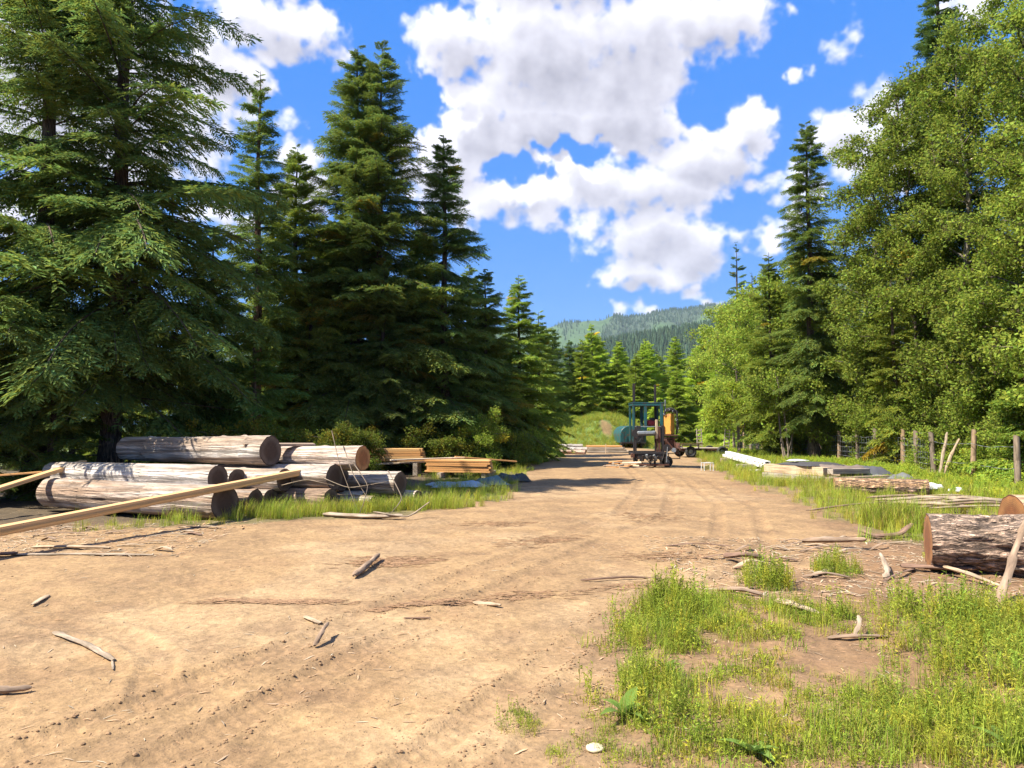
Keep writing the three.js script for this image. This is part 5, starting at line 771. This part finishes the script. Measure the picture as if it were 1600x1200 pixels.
  // broad leaved dock plants
  const dock = (x, d, n, L, label, sd) => { const g = new Leaves(sd), q = g.r; for (let i = 0; i < n; i++) { const a = i * 2.4 + q(), l = L * (0.6 + 0.5 * q()), v = 0.8 + 0.4 * q(), up = 0.5 + 0.9 * q(), side = V(-Math.sin(a), 0, Math.cos(a)); let p = V(0, 0, 0), dir = V(Math.cos(a), up, Math.sin(a)).normalize(); const seg = 5, ws = [0.05, 0.13, 0.17, 0.13, 0.06, 0.0].map((w) => w * l); let prev = p; for (let s = 0; s < seg; s++) { const nx = prev.clone().addScaledVector(dir, l / seg); dir.y -= 0.18; dir.normalize(); const up2 = V().crossVectors(side, dir).normalize(), e = (b, w, sg) => b.clone().addScaledVector(side, sg * w).addScaledVector(up2, w * 0.3), k = [0.17 * v, 0.27 * v, 0.05 * v]; for (const sg of [-1, 1]) { g.tri(prev, nx, e(prev, ws[s], sg), k); g.tri(nx, e(nx, ws[s + 1], sg), e(prev, ws[s], sg), k); } prev = nx; } } place(solo('dock_plant', g.geo(), M.grass, label, 'plant', 'broad leaved dock plants'), x, d); };
  dock(0.62, 4.2, 9, 0.22, 'broad leaved plant left of the bottom middle weeds', 1); dock(1.18, 3.75, 7, 0.2, 'broad leaved plant at the bottom picture edge right of the middle', 2); dock(2.45, 3.72, 8, 0.24, 'broad leaved plant at the lower right corner', 3); dock(1.0, 4.95, 6, 0.16, 'small broad leaved plant among the middle weeds', 4);
  // loose litter
  const chip = tube([V(-0.5, 0, 0), V(-0.15, 0.03, 0.02), V(0.2, 0.02, -0.02), V(0.5, 0, 0.01)], (t) => 0.07 * (1 - Math.abs(t - 0.45) * 1.5), 5, 0.4, 4, true, 0.4), clod = new THREE.IcosahedronGeometry(1, 1); { const p = clod.attributes.position; for (let i = 0; i < p.count; i++) { const k = 0.8 + 0.4 * hash(Math.round(p.getX(i) * 50), Math.round(p.getY(i) * 50), Math.round(p.getZ(i) * 50)); p.setXYZ(i, p.getX(i) * k, p.getY(i) * k * 0.6, p.getZ(i) * k); } clod.computeVertexNormals(); }
  const chips = [], shreds = [], clods = [];
  const addChip = (x, d, l, list = chips) => { const v = 0.5 + 0.8 * r(), w = r(); list.push([x, groundY(x, -d) + 0.004, -d, [l, l * 0.7, l * (0.6 + 0.8 * r())], r() * 6.28, 0, (r() - 0.5) * 0.3, col(v * mix(0.8, 1.2, w), v, v * mix(1.1, 0.8, w))]); };
  for (let k = 0; k < 6500; k++) { const d = 3.1 + r() * 15, x = (r() * 2 - 1) * d * 0.75; if (r() > 0.25 + 1.1 * smooth(0.42, 0.62, fbm(x * 0.6, d * 0.6, 3, 97))) continue; addChip(x, d, 0.018 + 0.085 * r() ** 3); }
  for (let k = 0; k < 5200; k++) { const d = 7.0 + r() * 4, x = 1.8 + r() * 5; addChip(x, d, 0.03 + 0.19 * r() * r()); }
  for (let k = 0; k < 2600; k++) { const d = 9.2 + r() * 3.2, x = -9.5 + r() * 5.4; addChip(x, d, 0.05 + 0.22 * r() * r()); }
  for (let k = 0; k < 500; k++) { const d = 3.2 + r() * 3.5, x = 0.2 + r() * 4; addChip(x, d, 0.02 + 0.08 * r() * r()); }
  scatter('wood_chips', chip, std(0.42, 0.29, 0.19, 0.95), chips, null, 'small wood chips and bark bits strewn over the dirt', 'wood chips');
  const patch = (x, d, rx, rd, n, a) => { for (let k = 0; k < n; k++) { const u = (r() + r() + r() - 1.5) / 1.5, w = (r() + r() - 1), px = x + u * rx + w * 0.1, pd = d + w * rd + u * rx * a, l = 0.05 + 0.2 * r() * r(), v = 0.6 + 0.7 * r(); shreds.push([px, groundY(px, -pd) + 0.005, -pd, [l * 1.3, 0.12, 0.12], (r() - 0.5) * 1.3, 0, (r() - 0.5) * 0.1, col(v, v, v)]); } };
  patch(-1.4, 9.0, 0.75, 0.45, 420, 0.1); patch(-2.2, 6.95, 1.0, 0.1, 300, -0.05); patch(-0.75, 6.85, 0.7, 0.14, 240, 0.3); patch(0.4, 10.6, 0.9, 0.5, 160, 0.3); patch(1.3, 7.6, 0.7, 0.3, 110, 0.2); patch(0.1, 7.2, 0.8, 0.25, 110, 0.1); patch(1.9, 9.4, 0.8, 0.4, 160, 0); patch(-0.2, 12.4, 1.0, 0.4, 140, 0); patch(2.6, 13.5, 1.2, 0.8, 160, 0);
  scatter('bark_shreds', chip, std(0.25, 0.145, 0.075, 0.95), shreds, null, 'reddish bark shreds in thin drifts on the dirt', 'bark shreds');
  for (let k = 0; k < 5200; k++) { const d = 3.0 + r() * r() * 9, x = (r() * 2 - 1) * d * 0.75, e = edge(x, d), wear = e > 0 ? 0.25 : 0.9; if (r() > wear) continue; const s = 0.002 + 0.010 * r() ** 4, v = 0.75 + 0.4 * r(); clods.push([x, groundY(x, -d) + s * 0.2, -d, s, r() * 6, 0, 0, col(v, v, v)]); }
  for (let k = 0; k < 1800; k++) { const tr = tracks[k % 4].p, q = r() * 2, i = Math.floor(q), f = q - i, x = mix(tr[i][0], tr[i + 1][0], f) + (r() < 0.5 ? -1 : 1) * (0.13 + 0.1 * r()), d = mix(tr[i][1], tr[i + 1][1], f), s = 0.003 + 0.011 * r() ** 3, v = 0.7 + 0.4 * r(); clods.push([x, groundY(x, -d) + s * 0.2, -d, s, r() * 6, 0, 0, col(v, v, v)]); }
  scatter('dirt_clods', clod, std(0.27, 0.165, 0.085, 1), clods, null, 'crumbs of soil and grit along the ruts', 'soil');
  let n = 0; for (const l of beds.values()) n += l.length; console.log('grass', n, 'litter', chips.length + shreds.length + clods.length);
}
// ---------------------------------------------------------------- the air over the valley
scene.fog = new THREE.FogExp2(new THREE.Color().setRGB(0.62, 0.78, 1.0), 0.00005);
renderer.render(scene, camera);
